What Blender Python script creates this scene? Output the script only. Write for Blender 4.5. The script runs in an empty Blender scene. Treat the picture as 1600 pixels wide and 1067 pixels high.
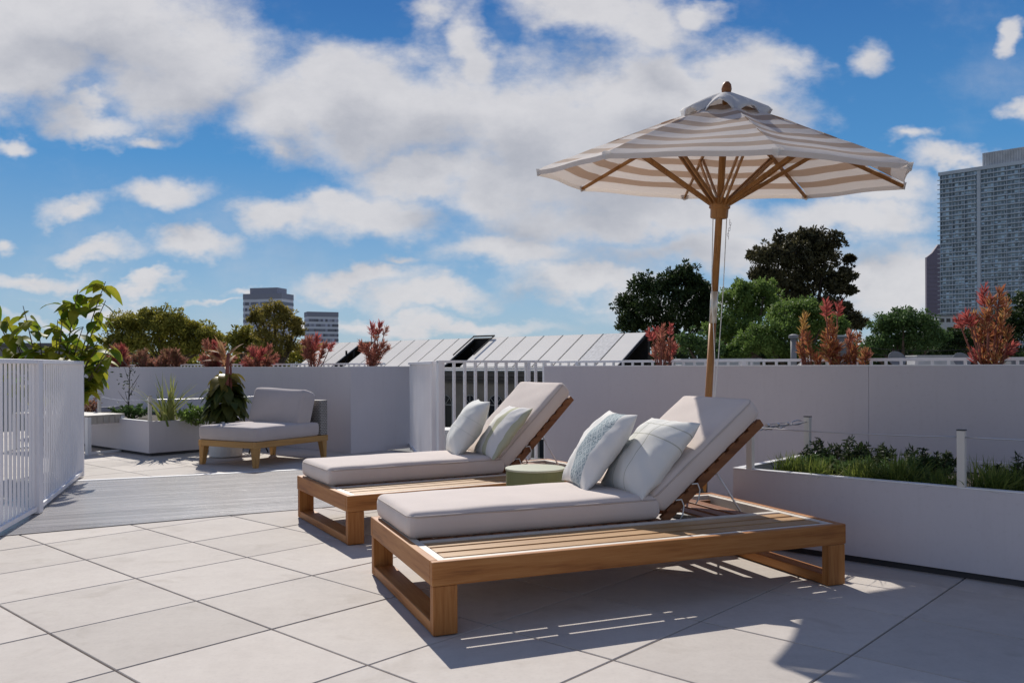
import bpy, math, random
import numpy as np
from mathutils import Vector, Matrix
random.seed(7)
rng = np.random.default_rng(11)
sc = bpy.context.scene
COL = sc.collection
PI = math.pi
R = math.radians

# ------------------------------------------------------------------ camera calibration
FOC, CY, EYE, ROLL = 1329.5, 569.7, 1.05, -.0039
def ray(px, py):
    dx, dy = px - 800, py - CY
    return (dx + ROLL * dy) / FOC, -(dy - ROLL * dx) / FOC
def G(px, py, z=0.0):
    a, b = ray(px, py); Y = (z - EYE) / b
    return Vector((a * Y, Y, z))
def F(px, py, Y):
    a, b = ray(px, py)
    return Vector((a * Y, Y, EYE + b * Y))
TA = .834                                   # direction of the paving grid
UX, UY = math.cos(TA), math.sin(TA)
def DT(D, t, z=0.0):                        # D away from the house along the grid, t along the parapet
    return Vector((D * UX + t * UY, D * UY - t * UX, z))
def TPX(D, px):                             # t on the line D at which a picture column crosses it
    s = (px - 800) / FOC
    return D * (s * UY - UX) / (UY + s * UX)

# ------------------------------------------------------------------ materials
MATS = {}
def nt(name):
    m = bpy.data.materials.new(name); m.use_nodes = True
    n = m.node_tree; n.nodes.clear()
    out = n.nodes.new('ShaderNodeOutputMaterial')
    b = n.nodes.new('ShaderNodeBsdfPrincipled')
    n.links.new(b.outputs[0], out.inputs[0])
    MATS[name] = m
    return m, n, b, out
def N(n, t, **kw):
    x = n.nodes.new(t)
    for k, v in kw.items():
        setattr(x, k, v)
    return x
def math_(n, op, a, b=None, c=None, clamp=False):
    x = N(n, 'ShaderNodeMath', operation=op, use_clamp=clamp)
    for i, v in enumerate((a, b, c)):
        if v is None: continue
        if isinstance(v, (int, float)): x.inputs[i].default_value = v
        else: n.links.new(v, x.inputs[i])
    return x.outputs[0]
def ramp(n, fac, stops):
    x = N(n, 'ShaderNodeValToRGB')
    e = x.color_ramp.elements
    while len(e) < len(stops): e.new(.5)
    for i, (p, c) in enumerate(stops):
        e[i].position = p; e[i].color = (*c, 1) if len(c) == 3 else c
    n.links.new(fac, x.inputs[0])
    return x.outputs[0]
def mixc(n, fac, a, b, mode='MIX'):
    x = N(n, 'ShaderNodeMix', data_type='RGBA', blend_type=mode)
    for i, v in ((0, fac), (6, a), (7, b)):
        if isinstance(v, (int, float)): x.inputs[i].default_value = v
        elif isinstance(v, tuple): x.inputs[i].default_value = (*v, 1)
        else: n.links.new(v, x.inputs[i])
    return x.outputs[2]
def coords(n, kind='Object', scale=(1, 1, 1)):
    tc = N(n, 'ShaderNodeTexCoord'); mp = N(n, 'ShaderNodeMapping')
    mp.inputs['Scale'].default_value = scale
    n.links.new(tc.outputs[kind], mp.inputs[0])
    return mp.outputs[0]
def noise(n, vec, scale, detail=4, rough=.55):
    x = N(n, 'ShaderNodeTexNoise')
    x.inputs['Scale'].default_value = scale; x.inputs['Detail'].default_value = detail
    x.inputs['Roughness'].default_value = rough
    if vec is not None: n.links.new(vec, x.inputs['Vector'])
    return x.outputs[0]
def bump(n, b, height, strength, dist=.01):
    x = N(n, 'ShaderNodeBump'); x.inputs['Strength'].default_value = strength
    x.inputs['Distance'].default_value = dist
    n.links.new(height, x.inputs['Height']); n.links.new(x.outputs[0], b.inputs['Normal'])

def plain(name, c, rough=.55, metal=0., var=.08, vscale=3., bmp=0., bscale=200., spec=.5, sheen=0.):
    m, n, b, o = nt(name)
    v = coords(n)
    f = noise(n, v, vscale)
    lo = tuple(max(0, x * (1 - var)) for x in c); hi = tuple(min(1, x * (1 + var)) for x in c)
    n.links.new(ramp(n, f, [(.3, lo), (.7, hi)]), b.inputs['Base Color'])
    b.inputs['Roughness'].default_value = rough; b.inputs['Metallic'].default_value = metal
    b.inputs['Specular IOR Level'].default_value = spec
    if sheen: b.inputs['Sheen Weight'].default_value = sheen
    if bmp: bump(n, b, noise(n, v, bscale, 3), bmp, .002)
    return m
def teak(name, axis, c1, c2, c3, rough=.5):
    m, n, b, o = nt(name)
    s = [14., 14., 14.]; s[axis] = .9
    v = coords(n, 'Object', tuple(s))
    geo = N(n, 'ShaderNodeNewGeometry')
    add = N(n, 'ShaderNodeVectorMath', operation='ADD')
    rnd = N(n, 'ShaderNodeVectorMath', operation='SCALE'); rnd.inputs[0].default_value = (37, 19, 53)
    n.links.new(geo.outputs['Random Per Island'], rnd.inputs['Scale'])
    n.links.new(v, add.inputs[0]); n.links.new(rnd.outputs[0], add.inputs[1])
    f1 = noise(n, add.outputs[0], 1.6, 6, .6)
    f2 = noise(n, add.outputs[0], 7., 3, .6)
    f = math_(n, 'MULTIPLY_ADD', f2, .45, math_(n, 'MULTIPLY_ADD', f1, .9, -.12))
    col = ramp(n, f, [(.3, c1), (.52, c2), (.78, c3)])
    isl = math_(n, 'MULTIPLY_ADD', geo.outputs['Random Per Island'], .3, .85)
    hs = N(n, 'ShaderNodeHueSaturation'); n.links.new(isl, hs.inputs['Value']); n.links.new(col, hs.inputs['Color'])
    n.links.new(hs.outputs[0], b.inputs['Base Color'])
    b.inputs['Roughness'].default_value = rough; b.inputs['Specular IOR Level'].default_value = .3
    bump(n, b, f, .25, .002)
    return m
def leafmat(name, cols, trans=.35, rough=.6, patch=5.):
    m, n, b, out = nt(name)
    geo = N(n, 'ShaderNodeNewGeometry')
    k = len(cols)
    pn = noise(n, coords(n), patch, 3, .55)
    rf = math_(n, 'MULTIPLY_ADD', geo.outputs['Random Per Island'], .6, math_(n, 'MULTIPLY_ADD', pn, 1.6, -.6), clamp=True)
    col = ramp(n, rf, [(i / max(1, k - 1), c) for i, c in enumerate(cols)])
    n.links.new(col, b.inputs['Base Color']); b.inputs['Roughness'].default_value = rough
    b.inputs['Specular IOR Level'].default_value = .2
    tr = N(n, 'ShaderNodeBsdfTranslucent'); n.links.new(col, tr.inputs[0])
    mx = N(n, 'ShaderNodeMixShader'); mx.inputs[0].default_value = trans
    n.links.new(b.outputs[0], mx.inputs[1]); n.links.new(tr.outputs[0], mx.inputs[2])
    n.links.new(mx.outputs[0], out.inputs[0])
    return m
def fabric(name, c, var=.05, weave=900., trans=0.):
    m, n, b, o = nt(name)
    v = coords(n)
    f = noise(n, v, 5., 5)
    w = noise(n, v, weave, 2)
    mixf = math_(n, 'MULTIPLY_ADD', w, .5, math_(n, 'MULTIPLY', f, .5))
    lo = tuple(x * (1 - var) for x in c); hi = tuple(min(1, x * (1 + var)) for x in c)
    n.links.new(ramp(n, mixf, [(.35, lo), (.65, hi)]), b.inputs['Base Color'])
    b.inputs['Roughness'].default_value = .9; b.inputs['Specular IOR Level'].default_value = .2
    b.inputs['Sheen Weight'].default_value = .15
    bump(n, b, w, .25, .001)
    return m

TC = ((.17, .055, .013), (.39, .15, .038), (.51, .235, .075))
for i, ax in enumerate('xyz'): teak('teak_' + ax, i, *TC)
teak('teak_slat', 0, (.28, .14, .055), (.43, .245, .105), (.53, .33, .16))
teak('teak_red', 0, (.10, .035, .012), (.2, .075, .027), (.28, .12, .045))
for i, ax in enumerate('xyz'): teak('chair_wood_' + ax, i, (.33, .16, .045), (.46, .25, .08), (.56, .33, .12))
plain('pole_wood_base', (.3, .13, .04), .4)
teak('pole_wood', 2, (.18, .075, .02), (.33, .15, .045), (.42, .21, .07), .4)
plain('pale_border', (.66, .6, .52), .5, var=.1, vscale=9)
fabric('cushion', (.665, .58, .53), .05)
fabric('piping', (.50, .43, .39), .04)  # darker than the cushion: the seam's shadow line is put into this colour
fabric('grey_cushion', (.50, .445, .43), .05)
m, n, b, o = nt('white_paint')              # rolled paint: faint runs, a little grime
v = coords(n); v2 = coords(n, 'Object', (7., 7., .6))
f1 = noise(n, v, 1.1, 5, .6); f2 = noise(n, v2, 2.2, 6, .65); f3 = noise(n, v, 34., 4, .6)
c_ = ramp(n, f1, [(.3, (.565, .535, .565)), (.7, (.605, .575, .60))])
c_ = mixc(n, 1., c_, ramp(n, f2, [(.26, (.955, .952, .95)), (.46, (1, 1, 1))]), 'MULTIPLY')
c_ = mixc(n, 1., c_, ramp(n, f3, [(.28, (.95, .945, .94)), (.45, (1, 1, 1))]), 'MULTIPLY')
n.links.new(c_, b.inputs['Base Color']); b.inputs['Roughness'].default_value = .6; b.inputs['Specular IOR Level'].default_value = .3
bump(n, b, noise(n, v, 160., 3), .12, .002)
plain('white_metal', (.78, .78, .79), .38, var=.03)
plain('fence_paint', (.80, .785, .80), .45, var=.05, vscale=2.5)
plain('post_paint', (.62, .59, .54), .45, var=.05)
plain('dark_plinth', (.05, .05, .055), .8)
plain('black_metal', (.015, .015, .017), .4, var=.2)
plain('steel', (.55, .55, .57), .3, 1., var=.1)
plain('cable', (.5, .5, .52), .4, .8, var=.1)
plain('cord', (.74, .74, .72), .8)
plain('soil', (.035, .024, .016), .95, var=.5, vscale=25, bmp=1., bscale=40)
plain('green_drum', (.135, .155, .06), .45, var=.05, vscale=2)
plain('drum_top', (.44, .45, .33), .4, var=.05, vscale=2)
plain('bench_slat', (.42, .385, .34), .6, var=.12, vscale=6)
plain('pot_white', (.62, .62, .62), .5, var=.05)
plain('bark', (.12, .085, .06), .9, var=.35, vscale=6, bmp=.8, bscale=25)
plain('dark_bark', (.05, .035, .028), .9, var=.35, vscale=6)
plain('red_stem', (.22, .07, .05), .7, var=.3, vscale=20)
plain('green_stem', (.12, .14, .04), .7, var=.3, vscale=20)
plain('grey_stem', (.10, .09, .085), .8, var=.3, vscale=20)
plain('base_metal', (.03, .03, .032), .5)
plain('sleeve', (.62, .58, .50), .35, .6)
leafmat('leaf_pine', [(0.108, 0.117, 0.023), (0.215, 0.205, 0.035), (0.37, 0.332, 0.058), (0.585, 0.507, 0.098)], 0.35, 0.6, 0.9)
leafmat('leaf_gold', [(0.112, 0.1, 0.025), (0.213, 0.175, 0.037), (0.325, 0.263, 0.062), (0.45, 0.362, 0.1)], 0.42, 0.6, 1.2)
leafmat('leaf_dark', [(0.017, 0.026, 0.011), (0.036, 0.06, 0.019), (0.072, 0.102, 0.03)], 0.25, 0.6, 0.9)
leafmat('leaf_euc', [(0.038, 0.032, 0.019), (0.068, 0.062, 0.03), (0.112, 0.101, 0.045), (0.163, 0.142, 0.068)], 0.2, 0.6, 0.6)
leafmat('leaf_mid', [(0.054, 0.101, 0.022), (0.124, 0.194, 0.047), (0.202, 0.296, 0.07), (0.296, 0.389, 0.109)], 0.38, 0.6, 1)
leafmat('leaf_bush', [(0.039, 0.078, 0.023), (0.091, 0.156, 0.049), (0.156, 0.234, 0.078)], 0.33, 0.6, 1)
leafmat('leaf_big', [(0.05, 0.1, 0.012), (0.1, 0.17, 0.016), (0.2, 0.24, 0.02), (0.34, 0.32, 0.03), (0.12, 0.17, 0.02)], 0.5, 0.5, 3)
leafmat('leaf_red', [(0.2, 0.15, 0.07), (0.38, 0.15, 0.10), (0.48, 0.21, 0.14), (0.40, 0.13, 0.11), (0.3, 0.19, 0.09)], 0.45, 0.6, 9)
leafmat('leaf_orange', [(.20, .17, .06), (.40, .12, .07), (.46, .22, .08), (.34, .09, .07), (.42, .28, .10), (.30, .16, .07)], .45, .6, 14.)
leafmat('leaf_gold2', [(.5, .28, .08), (.55, .36, .12), (.48, .2, .07)], .35)
leafmat('leaf_pinkred', [(0.42, 0.09, 0.08), (0.52, 0.14, 0.12), (0.36, 0.07, 0.07)], 0.42, 0.6, 9)
leafmat('leaf_drab', [(0.22, 0.16, 0.09), (0.38, 0.15, 0.12), (0.25, 0.17, 0.08), (0.42, 0.2, 0.17)], 0.42, 0.6, 9)
leafmat('leaf_flax', [(.16, .2, .05), (.27, .3, .09), (.38, .38, .14), (.2, .26, .07)], .3)
leafmat('leaf_grass', [(0.05, 0.085, 0.02), (0.11, 0.155, 0.03), (0.22, 0.26, 0.055), (0.38, 0.38, 0.11)], 0.42, 0.6, 6)
leafmat('leaf_deepgreen', [(0.018, 0.032, 0.014), (0.035, 0.055, 0.02), (0.06, 0.085, 0.03)], 0.25, 0.6, 6)  # dark green leaves of the low shrubs and the sapling
leafmat('leaf_pot', [(0.03, 0.05, 0.014), (0.055, 0.08, 0.02), (0.1, 0.11, 0.025), (0.05, 0.065, 0.02)], 0.35, 0.55, 5)
leafmat('leaf_olive', [(.14, .12, .02), (.2, .16, .03), (.12, .12, .025)], .35, .35)
leafmat('leaf_cream', [(.34, .19, .09), (.42, .26, .13), (.34, .14, .08), (.28, .18, .07)], .3)

# paving: light concrete with faint marks, one tone per slab
m, n, b, o = nt('paving')
v = coords(n)
geo = N(n, 'ShaderNodeNewGeometry')
f1 = noise(n, v, 1.7, 6, .6); f2 = noise(n, v, 14., 5, .65)
st = N(n, 'ShaderNodeTexNoise'); st.inputs['Scale'].default_value = 3.2; st.inputs['Detail'].default_value = 8; st.inputs['Distortion'].default_value = 1.2
n.links.new(v, st.inputs['Vector'])
base = ramp(n, math_(n, 'MULTIPLY_ADD', f2, .4, math_(n, 'MULTIPLY', f1, .6)), [(.32, (.455, .412, .375)), (.5, (.505, .46, .42)), (.68, (.55, .505, .46))])
hs = N(n, 'ShaderNodeHueSaturation')
n.links.new(math_(n, 'MULTIPLY_ADD', geo.outputs['Random Per Island'], .17, .93), hs.inputs['Value'])
n.links.new(base, hs.inputs['Color'])
stain = ramp(n, st.outputs[0], [(.58, (1, 1, 1)), (.72, (.89, .88, .865)), (.8, (.93, .92, .90))])
fine = ramp(n, noise(n, v, 60., 3), [(.25, (.93, .93, .93)), (.5, (1, 1, 1))])
c_ = mixc(n, 1., mixc(n, 1., hs.outputs[0], stain, 'MULTIPLY'), fine, 'MULTIPLY')
n.links.new(c_, b.inputs['Base Color']); b.inputs['Roughness'].default_value = .8
b.inputs['Specular IOR Level'].default_value = .2
bump(n, b, noise(n, v, 90., 4), .12, .002)

# grey boards of the walkway: grain and joints along the board direction (object X)
m, n, b, o = nt('grey_decking')
tc = N(n, 'ShaderNodeTexCoord'); sp = N(n, 'ShaderNodeSeparateXYZ'); n.links.new(tc.outputs['Object'], sp.inputs[0])
bw = math_(n, 'DIVIDE', sp.outputs[1], .145)
idx = math_(n, 'FLOOR', bw); fr = math_(n, 'FRACT', bw)
joint = math_(n, 'LESS_THAN', fr, .045)
cmb = N(n, 'ShaderNodeCombineXYZ')
n.links.new(math_(n, 'MULTIPLY_ADD', sp.outputs[0], .9, math_(n, 'MULTIPLY', idx, 7.3)), cmb.inputs[0])
n.links.new(math_(n, 'MULTIPLY', sp.outputs[1], 40.), cmb.inputs[1])
g1 = noise(n, cmb.outputs[0], 1.3, 6, .65)
wn = N(n, 'ShaderNodeTexWhiteNoise', noise_dimensions='1D'); n.links.new(idx, wn.inputs['W'])
g = math_(n, 'MULTIPLY_ADD', wn.outputs[0], .22, math_(n, 'MULTIPLY', g1, .8))
colr = ramp(n, g, [(.25, (.19, .18, .185)), (.5, (.275, .262, .265)), (.75, (.36, .343, .345))])
n.links.new(mixc(n, math_(n, 'MULTIPLY', joint, .8), colr, (.03, .03, .033)), b.inputs['Base Color'])
n.links.new(math_(n, 'MULTIPLY_ADD', g1, .2, .16), b.inputs['Roughness']); b.inputs['Specular IOR Level'].default_value = .35
bump(n, b, math_(n, 'SUBTRACT', g1, joint), .55, .004)

# striped canopy
def striped(name, ca, cb, freq, trans):
    m, n, b, out = nt(name)
    uv = N(n, 'ShaderNodeTexCoord'); sp = N(n, 'ShaderNodeSeparateXYZ'); n.links.new(uv.outputs['UV'], sp.inputs[0])
    fr = math_(n, 'FRACT', math_(n, 'MULTIPLY', sp.outputs[1], freq))
    band = math_(n, 'GREATER_THAN', fr, .52)
    v = coords(n); w = noise(n, v, 500, 2)
    col = mixc(n, band, ca, cb)
    col = mixc(n, 1., col, ramp(n, w, [(.3, (.93, .93, .93)), (.7, (1, 1, 1))]), 'MULTIPLY')
    n.links.new(col, b.inputs['Base Color']); b.inputs['Roughness'].default_value = .85
    b.inputs['Specular IOR Level'].default_value = .2
    tr = N(n, 'ShaderNodeBsdfTranslucent'); n.links.new(col, tr.inputs[0])
    mx = N(n, 'ShaderNodeMixShader'); mx.inputs[0].default_value = trans
    n.links.new(b.outputs[0], mx.inputs[1]); n.links.new(tr.outputs[0], mx.inputs[2])
    n.links.new(mx.outputs[0], out.inputs[0])
    bump(n, b, noise(n, v, 9., 3), .25, .02)
striped('canopy_stripes', (.90, .85, .81), (.68, .55, .45), 6., .5)
striped('canopy_white', (.82, .80, .79), (.82, .80, .79), 1., .35)

# pillow fabrics (UV 0..1 over the face)
def pillowmat(name, kind):
    m, n, b, o = nt(name)
    uv = N(n, 'ShaderNodeTexCoord'); sp = N(n, 'ShaderNodeSeparateXYZ'); n.links.new(uv.outputs['UV'], sp.inputs[0])
    U, V = sp.outputs[0], sp.outputs[1]
    w = noise(n, coords(n), 700, 2)
    white = (.76, .745, .71)
    if kind == 'band':                      # woven blue grey band of diamonds down the middle
        inb = math_(n, 'LESS_THAN', math_(n, 'ABSOLUTE', math_(n, 'SUBTRACT', U, .33)), .17)
        def tri(x, k, ph=0.):
            return math_(n, 'ABSOLUTE', math_(n, 'SUBTRACT', math_(n, 'FRACT', math_(n, 'MULTIPLY_ADD', x, k, ph)), .5))
        a = tri(U, 9., .5); c = tri(V, 9.)
        dia = math_(n, 'ADD', a, c)
        line = math_(n, 'LESS_THAN', math_(n, 'ABSOLUTE', math_(n, 'SUBTRACT', math_(n, 'FRACT', math_(n, 'MULTIPLY', dia, 2.)), .5)), .24)
        dots = math_(n, 'LESS_THAN', math_(n, 'ADD', tri(U, 18.), tri(V, 22.)), .2)
        row = math_(n, 'LESS_THAN', tri(V, 4.5), .16)
        dk = math_(n, 'MULTIPLY', dots, row)
        rag = math_(n, 'GREATER_THAN', noise(n, coords(n), 190, 2), .42)
        fac = math_(n, 'MULTIPLY', math_(n, 'MULTIPLY', line, rag), .75)
        col = mixc(n, inb, white, mixc(n, fac, (.47, .52, .53), (.17, .24, .28)))
        col = mixc(n, math_(n, 'MULTIPLY', inb, dk), col, (.07, .10, .13))
    elif kind == 'grid':
        def ln(x, p): return math_(n, 'LESS_THAN', math_(n, 'ABSOLUTE', math_(n, 'SUBTRACT', x, p)), .006)
        l = math_(n, 'MAXIMUM', math_(n, 'MAXIMUM', ln(U, .36), ln(U, .62)), math_(n, 'MAXIMUM', ln(V, .66), ln(V, .84)))
        col = mixc(n, math_(n, 'MULTIPLY', l, .85), (.74, .735, .70), (.40, .40, .33))
    elif kind == 'plain':
        def ln(x, p): return math_(n, 'LESS_THAN', math_(n, 'ABSOLUTE', math_(n, 'SUBTRACT', x, p)), .006)
        l = math_(n, 'MAXIMUM', ln(V, .42), ln(V, .63))
        col = mixc(n, math_(n, 'MULTIPLY', l, .4), (.75, .75, .71), (.50, .52, .45))
    else:                                   # sage and white broad stripes
        s1 = math_(n, 'LESS_THAN', math_(n, 'ABSOLUTE', math_(n, 'SUBTRACT', U, .40)), .075)
        s2 = math_(n, 'LESS_THAN', U, .05)  # narrow sage edge, also standing in for shading along the pillow edge
        col = mixc(n, math_(n, 'MAXIMUM', s1, s2), (.76, .745, .72), (.50, .50, .36))
    col = mixc(n, 1., col, ramp(n, w, [(.3, (.92, .92, .92)), (.7, (1, 1, 1))]), 'MULTIPLY')
    n.links.new(col, b.inputs['Base Color']); b.inputs['Roughness'].default_value = .9
    b.inputs['Specular IOR Level'].default_value = .15
    bump(n, b, w, .3, .001)
for k in ('band', 'grid', 'plain', 'stripe'): pillowmat('pillow_' + k, k)

# wicker
m, n, b, o = nt('wicker')
v = coords(n, 'Object')
ch = N(n, 'ShaderNodeTexBrick'); ch.inputs['Scale'].default_value = 13; ch.inputs['Mortar Size'].default_value = .06
ch.inputs['Color1'].default_value = (.40, .37, .34, 1); ch.inputs['Color2'].default_value = (.28, .26, .24, 1); ch.inputs['Mortar'].default_value = (.16, .15, .14, 1)
sw = N(n, 'ShaderNodeVectorMath', operation='MULTIPLY'); sw.inputs[1].default_value = (1, 1, 1)
spx = N(n, 'ShaderNodeSeparateXYZ'); n.links.new(v, spx.inputs[0])
cb = N(n, 'ShaderNodeCombineXYZ')
n.links.new(math_(n, 'ADD', spx.outputs[0], spx.outputs[1]), cb.inputs[0]); n.links.new(spx.outputs[2], cb.inputs[1])
n.links.new(cb.outputs[0], ch.inputs['Vector'])
n.links.new(ch.outputs[0], b.inputs['Base Color']); b.inputs['Roughness'].default_value = .7
bump(n, b, ch.outputs[1], -.6, .004)

def facade(name, wall, glass, sx, sz, fill, rough=.35):
    """storey strips: panes of different tone separated by mullions (object X, Z)"""
    m, n, b, o = nt(name)
    tc = N(n, 'ShaderNodeTexCoord'); sp = N(n, 'ShaderNodeSeparateXYZ'); n.links.new(tc.outputs['Object'], sp.inputs[0])
    ax = math_(n, 'DIVIDE', sp.outputs[0], sx)
    ix = math_(n, 'FLOOR', ax); fx = math_(n, 'FRACT', ax)
    iz = math_(n, 'FLOOR', math_(n, 'DIVIDE', sp.outputs[2], sz))
    cb = N(n, 'ShaderNodeCombineXYZ'); n.links.new(ix, cb.inputs[0]); n.links.new(iz, cb.inputs[1])
    wn = N(n, 'ShaderNodeTexWhiteNoise', noise_dimensions='3D'); n.links.new(cb.outputs[0], wn.inputs['Vector'])
    g = ramp(n, wn.outputs[0], [(0., tuple(x * .45 for x in glass)), (.6, glass), (1., tuple(min(1, x * 2.4) for x in glass))])
    mull = math_(n, 'GREATER_THAN', fx, fill)
    n.links.new(mixc(n, mull, g, wall), b.inputs['Base Color']); b.inputs['Roughness'].default_value = rough
    return m
facade('tower_glass', (.50, .55, .60), (.23, .31, .38), 1.9, 3.0, .82, .2)  # apartment and office tower colours are lightened to stand in for distant haze
facade('office_glass', (.34, .34, .40), (.23, .235, .29), 1.6, 3.7, .95, .3)
plain('tower_slab', (.52, .57, .63), .7, var=.1, vscale=.05)
plain('tower_core', (.46, .53, .60), .7, var=.1, vscale=.05)
plain('penthouse', (.55, .56, .58), .7, var=.15, vscale=.2)
plain('slab_tower', (.14, .12, .165), .7, var=.1, vscale=.05)
plain('office_light', (.75, .75, .80), .7, var=.06, vscale=.05)
plain('office_dark', (.30, .30, .36), .6, var=.06, vscale=.05)
plain('roof_panel', (.80, .76, .71), .8, var=.06, vscale=.4, spec=.1)
plain('roof_panel_grey', (.70, .68, .66), .8, var=.16, vscale=8, spec=.1)
plain('dark_frame', (.03, .03, .032), .85, spec=.1)
plain('stone', (.26, .22, .175), .85, var=.18, vscale=1.2)
plain('cornice', (.12, .105, .095), .8, var=.2, vscale=1.5)
plain('window_glass', (.02, .022, .026), .12, var=.2)
plain('window_frame', (.3, .28, .25), .6)
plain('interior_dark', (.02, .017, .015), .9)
plain('house_wall', (.34, .32, .31), .8)
plain('house_roof', (.20, .19, .19), .8, var=.15)
plain('roof_white', (.58, .57, .56), .7, var=.1)
plain('roof_grey', (.2, .2, .21), .7, var=.2)
plain('roof_dark', (.03, .032, .04), .3, var=.2)
plain('tar', (.10, .095, .09), .9, var=.3, vscale=.4)
plain('town_ground', (.09, .095, .07), .95, var=.4, vscale=.03)

# ------------------------------------------------------------------ mesh helpers
def tag(o, label=None, cat=None, group=None, kind=None):
    if label: o['label'] = label
    if cat: o['category'] = cat
    if group: o['group'] = group
    if kind: o['kind'] = kind
    return o
def thing(name, label, cat, loc=(0, 0, 0), rz=0., group=None):
    o = bpy.data.objects.new(name, None); COL.objects.link(o)
    o.empty_display_size = .1
    o.location = loc; o.rotation_euler = (0, 0, rz)
    return tag(o, label, cat, group)
class MB:
    def __init__(s): s.v = []; s.f = []; s.uv = []
    def add(s, vs, fs, uv=None):
        k = len(s.v)
        s.v += [tuple(p) for p in vs]; s.f += [tuple(i + k for i in f) for f in fs]
        if uv is not None:
            while len(s.uv) < k: s.uv.append((0, 0))
            s.uv += list(uv)
        return s
    def box(s, x0, x1, y0, y1, z0, z1, M=None):
        p = [Vector((x, y, z)) for z in (z0, z1) for y in (y0, y1) for x in (x0, x1)]
        if M is not None: p = [M @ q for q in p]
        return s.add(p, [(0, 2, 3, 1), (4, 5, 7, 6), (0, 1, 5, 4), (2, 6, 7, 3), (0, 4, 6, 2), (1, 3, 7, 5)])
    def bar(s, p0, p1, w, h, up=(0, 0, 1), taper=1.):
        p0, p1 = Vector(p0), Vector(p1); d = (p1 - p0).normalized(); up = Vector(up)
        sd = d.cross(up)
        if sd.length < 1e-4: sd = d.cross(Vector((0, 1, 0)))
        sd.normalize(); up = sd.cross(d)
        P = []
        for p, k in ((p0, 1.), (p1, taper)):
            for a, c in ((-1, -1), (1, -1), (1, 1), (-1, 1)): P.append(p + sd * a * w / 2 * k + up * c * h / 2 * k)
        return s.add(P, [(0, 3, 2, 1), (4, 5, 6, 7), (0, 1, 5, 4), (1, 2, 6, 5), (2, 3, 7, 6), (3, 0, 4, 7)])
    def tube(s, pts, rad, n=8, cap=True):
        pts = [Vector(p) for p in pts]; k = len(pts)
        rad = rad if isinstance(rad, (list, tuple)) else [rad] * k
        V = []; prev = None
        for i, p in enumerate(pts):
            d = (pts[min(i + 1, k - 1)] - pts[max(i - 1, 0)]).normalized()
            a = prev if prev is not None else (Vector((0, 0, 1)) if abs(d.z) < .9 else Vector((1, 0, 0)))
            a = (a - d * a.dot(d)).normalized(); prev = a; c = d.cross(a)
            for j in range(n):
                t = 2 * PI * j / n; V.append(p + (a * math.cos(t) + c * math.sin(t)) * rad[i])
        Fs = [(i * n + j, i * n + (j + 1) % n, (i + 1) * n + (j + 1) % n, (i + 1) * n + j) for i in range(k - 1) for j in range(n)]
        if cap: Fs += [tuple(range(n - 1, -1, -1)), tuple((k - 1) * n + j for j in range(n))]
        return s.add(V, Fs)
    def lathe(s, prof, n=32, c=(0, 0, 0)):
        V = []; c = Vector(c)
        for r_, z in prof:
            for j in range(n):
                t = 2 * PI * j / n; V.append(c + Vector((r_ * math.cos(t), r_ * math.sin(t), z)))
        k = len(prof)
        Fs = [(i * n + j, i * n + (j + 1) % n, (i + 1) * n + (j + 1) % n, (i + 1) * n + j) for i in range(k - 1) for j in range(n)]
        Fs += [tuple(range(n - 1, -1, -1)), tuple((k - 1) * n + j for j in range(n))]
        return s.add(V, Fs)
    def prism(s, poly, z0, z1):
        k = len(poly)
        V = [(p[0], p[1], z0) for p in poly] + [(p[0], p[1], z1) for p in poly]
        return s.add(V, [tuple(range(k - 1, -1, -1)), tuple(range(k, 2 * k))] + [(i, (i + 1) % k, k + (i + 1) % k, k + i) for i in range(k)])
    def build(s, name, mat, parent=None, bevel=0., smooth=False, origin=None, seg=2, rz=0.):
        me = bpy.data.meshes.new(name)
        v = s.v
        if origin is not None:
            o0 = Vector(origin); Mi = Matrix.Rotation(-rz, 3, 'Z')
            v = [tuple(Mi @ (Vector(p) - o0)) for p in v]
        me.from_pydata(v, [], s.f); me.update()
        if s.uv:
            while len(s.uv) < len(s.v): s.uv.append((0, 0))
            l = me.uv_layers.new(name='UVMap')
            li = np.empty(len(me.loops), dtype=np.int32); me.loops.foreach_get('vertex_index', li)
            l.data.foreach_set('uv', np.asarray(s.uv, dtype=np.float32)[li].ravel())
        me.materials.append(MATS[mat])
        if smooth: me.polygons.foreach_set('use_smooth', [True] * len(me.polygons))
        o = bpy.data.objects.new(name, me); COL.objects.link(o)
        if origin is not None: o.location = origin; o.rotation_euler = (0, 0, rz)
        if parent is not None: o.parent = parent
        if bevel:
            bm = o.modifiers.new('edge', 'BEVEL'); bm.width = bevel; bm.segments = seg; bm.limit_method = 'ANGLE'; bm.angle_limit = R(40)
            bm.harden_normals = False
        return o
def numpy_mesh(name, V, Fq, mat, parent=None, origin=None, smooth=False):
    me = bpy.data.meshes.new(name)
    V = np.asarray(V, dtype=np.float32)
    if origin is not None: V = V - np.asarray(origin, dtype=np.float32)
    k = Fq.shape[1]
    me.vertices.add(len(V)); me.vertices.foreach_set('co', V.ravel())
    me.loops.add(Fq.size); me.loops.foreach_set('vertex_index', Fq.ravel().astype(np.int32))
    me.polygons.add(len(Fq))
    me.polygons.foreach_set('loop_start', (np.arange(len(Fq)) * k).astype(np.int32))
    me.polygons.foreach_set('loop_total', np.full(len(Fq), k, dtype=np.int32))
    me.update(calc_edges=True); me.validate()
    me.materials.append(MATS[mat])
    if smooth: me.polygons.foreach_set('use_smooth', [True] * len(me.polygons))
    o = bpy.data.objects.new(name, me); COL.objects.link(o)
    if origin is not None: o.location = origin
    if parent is not None: o.parent = parent
    return o
def unit(a): return a / np.maximum(1e-9, np.linalg.norm(a, axis=-1, keepdims=True))
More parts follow.
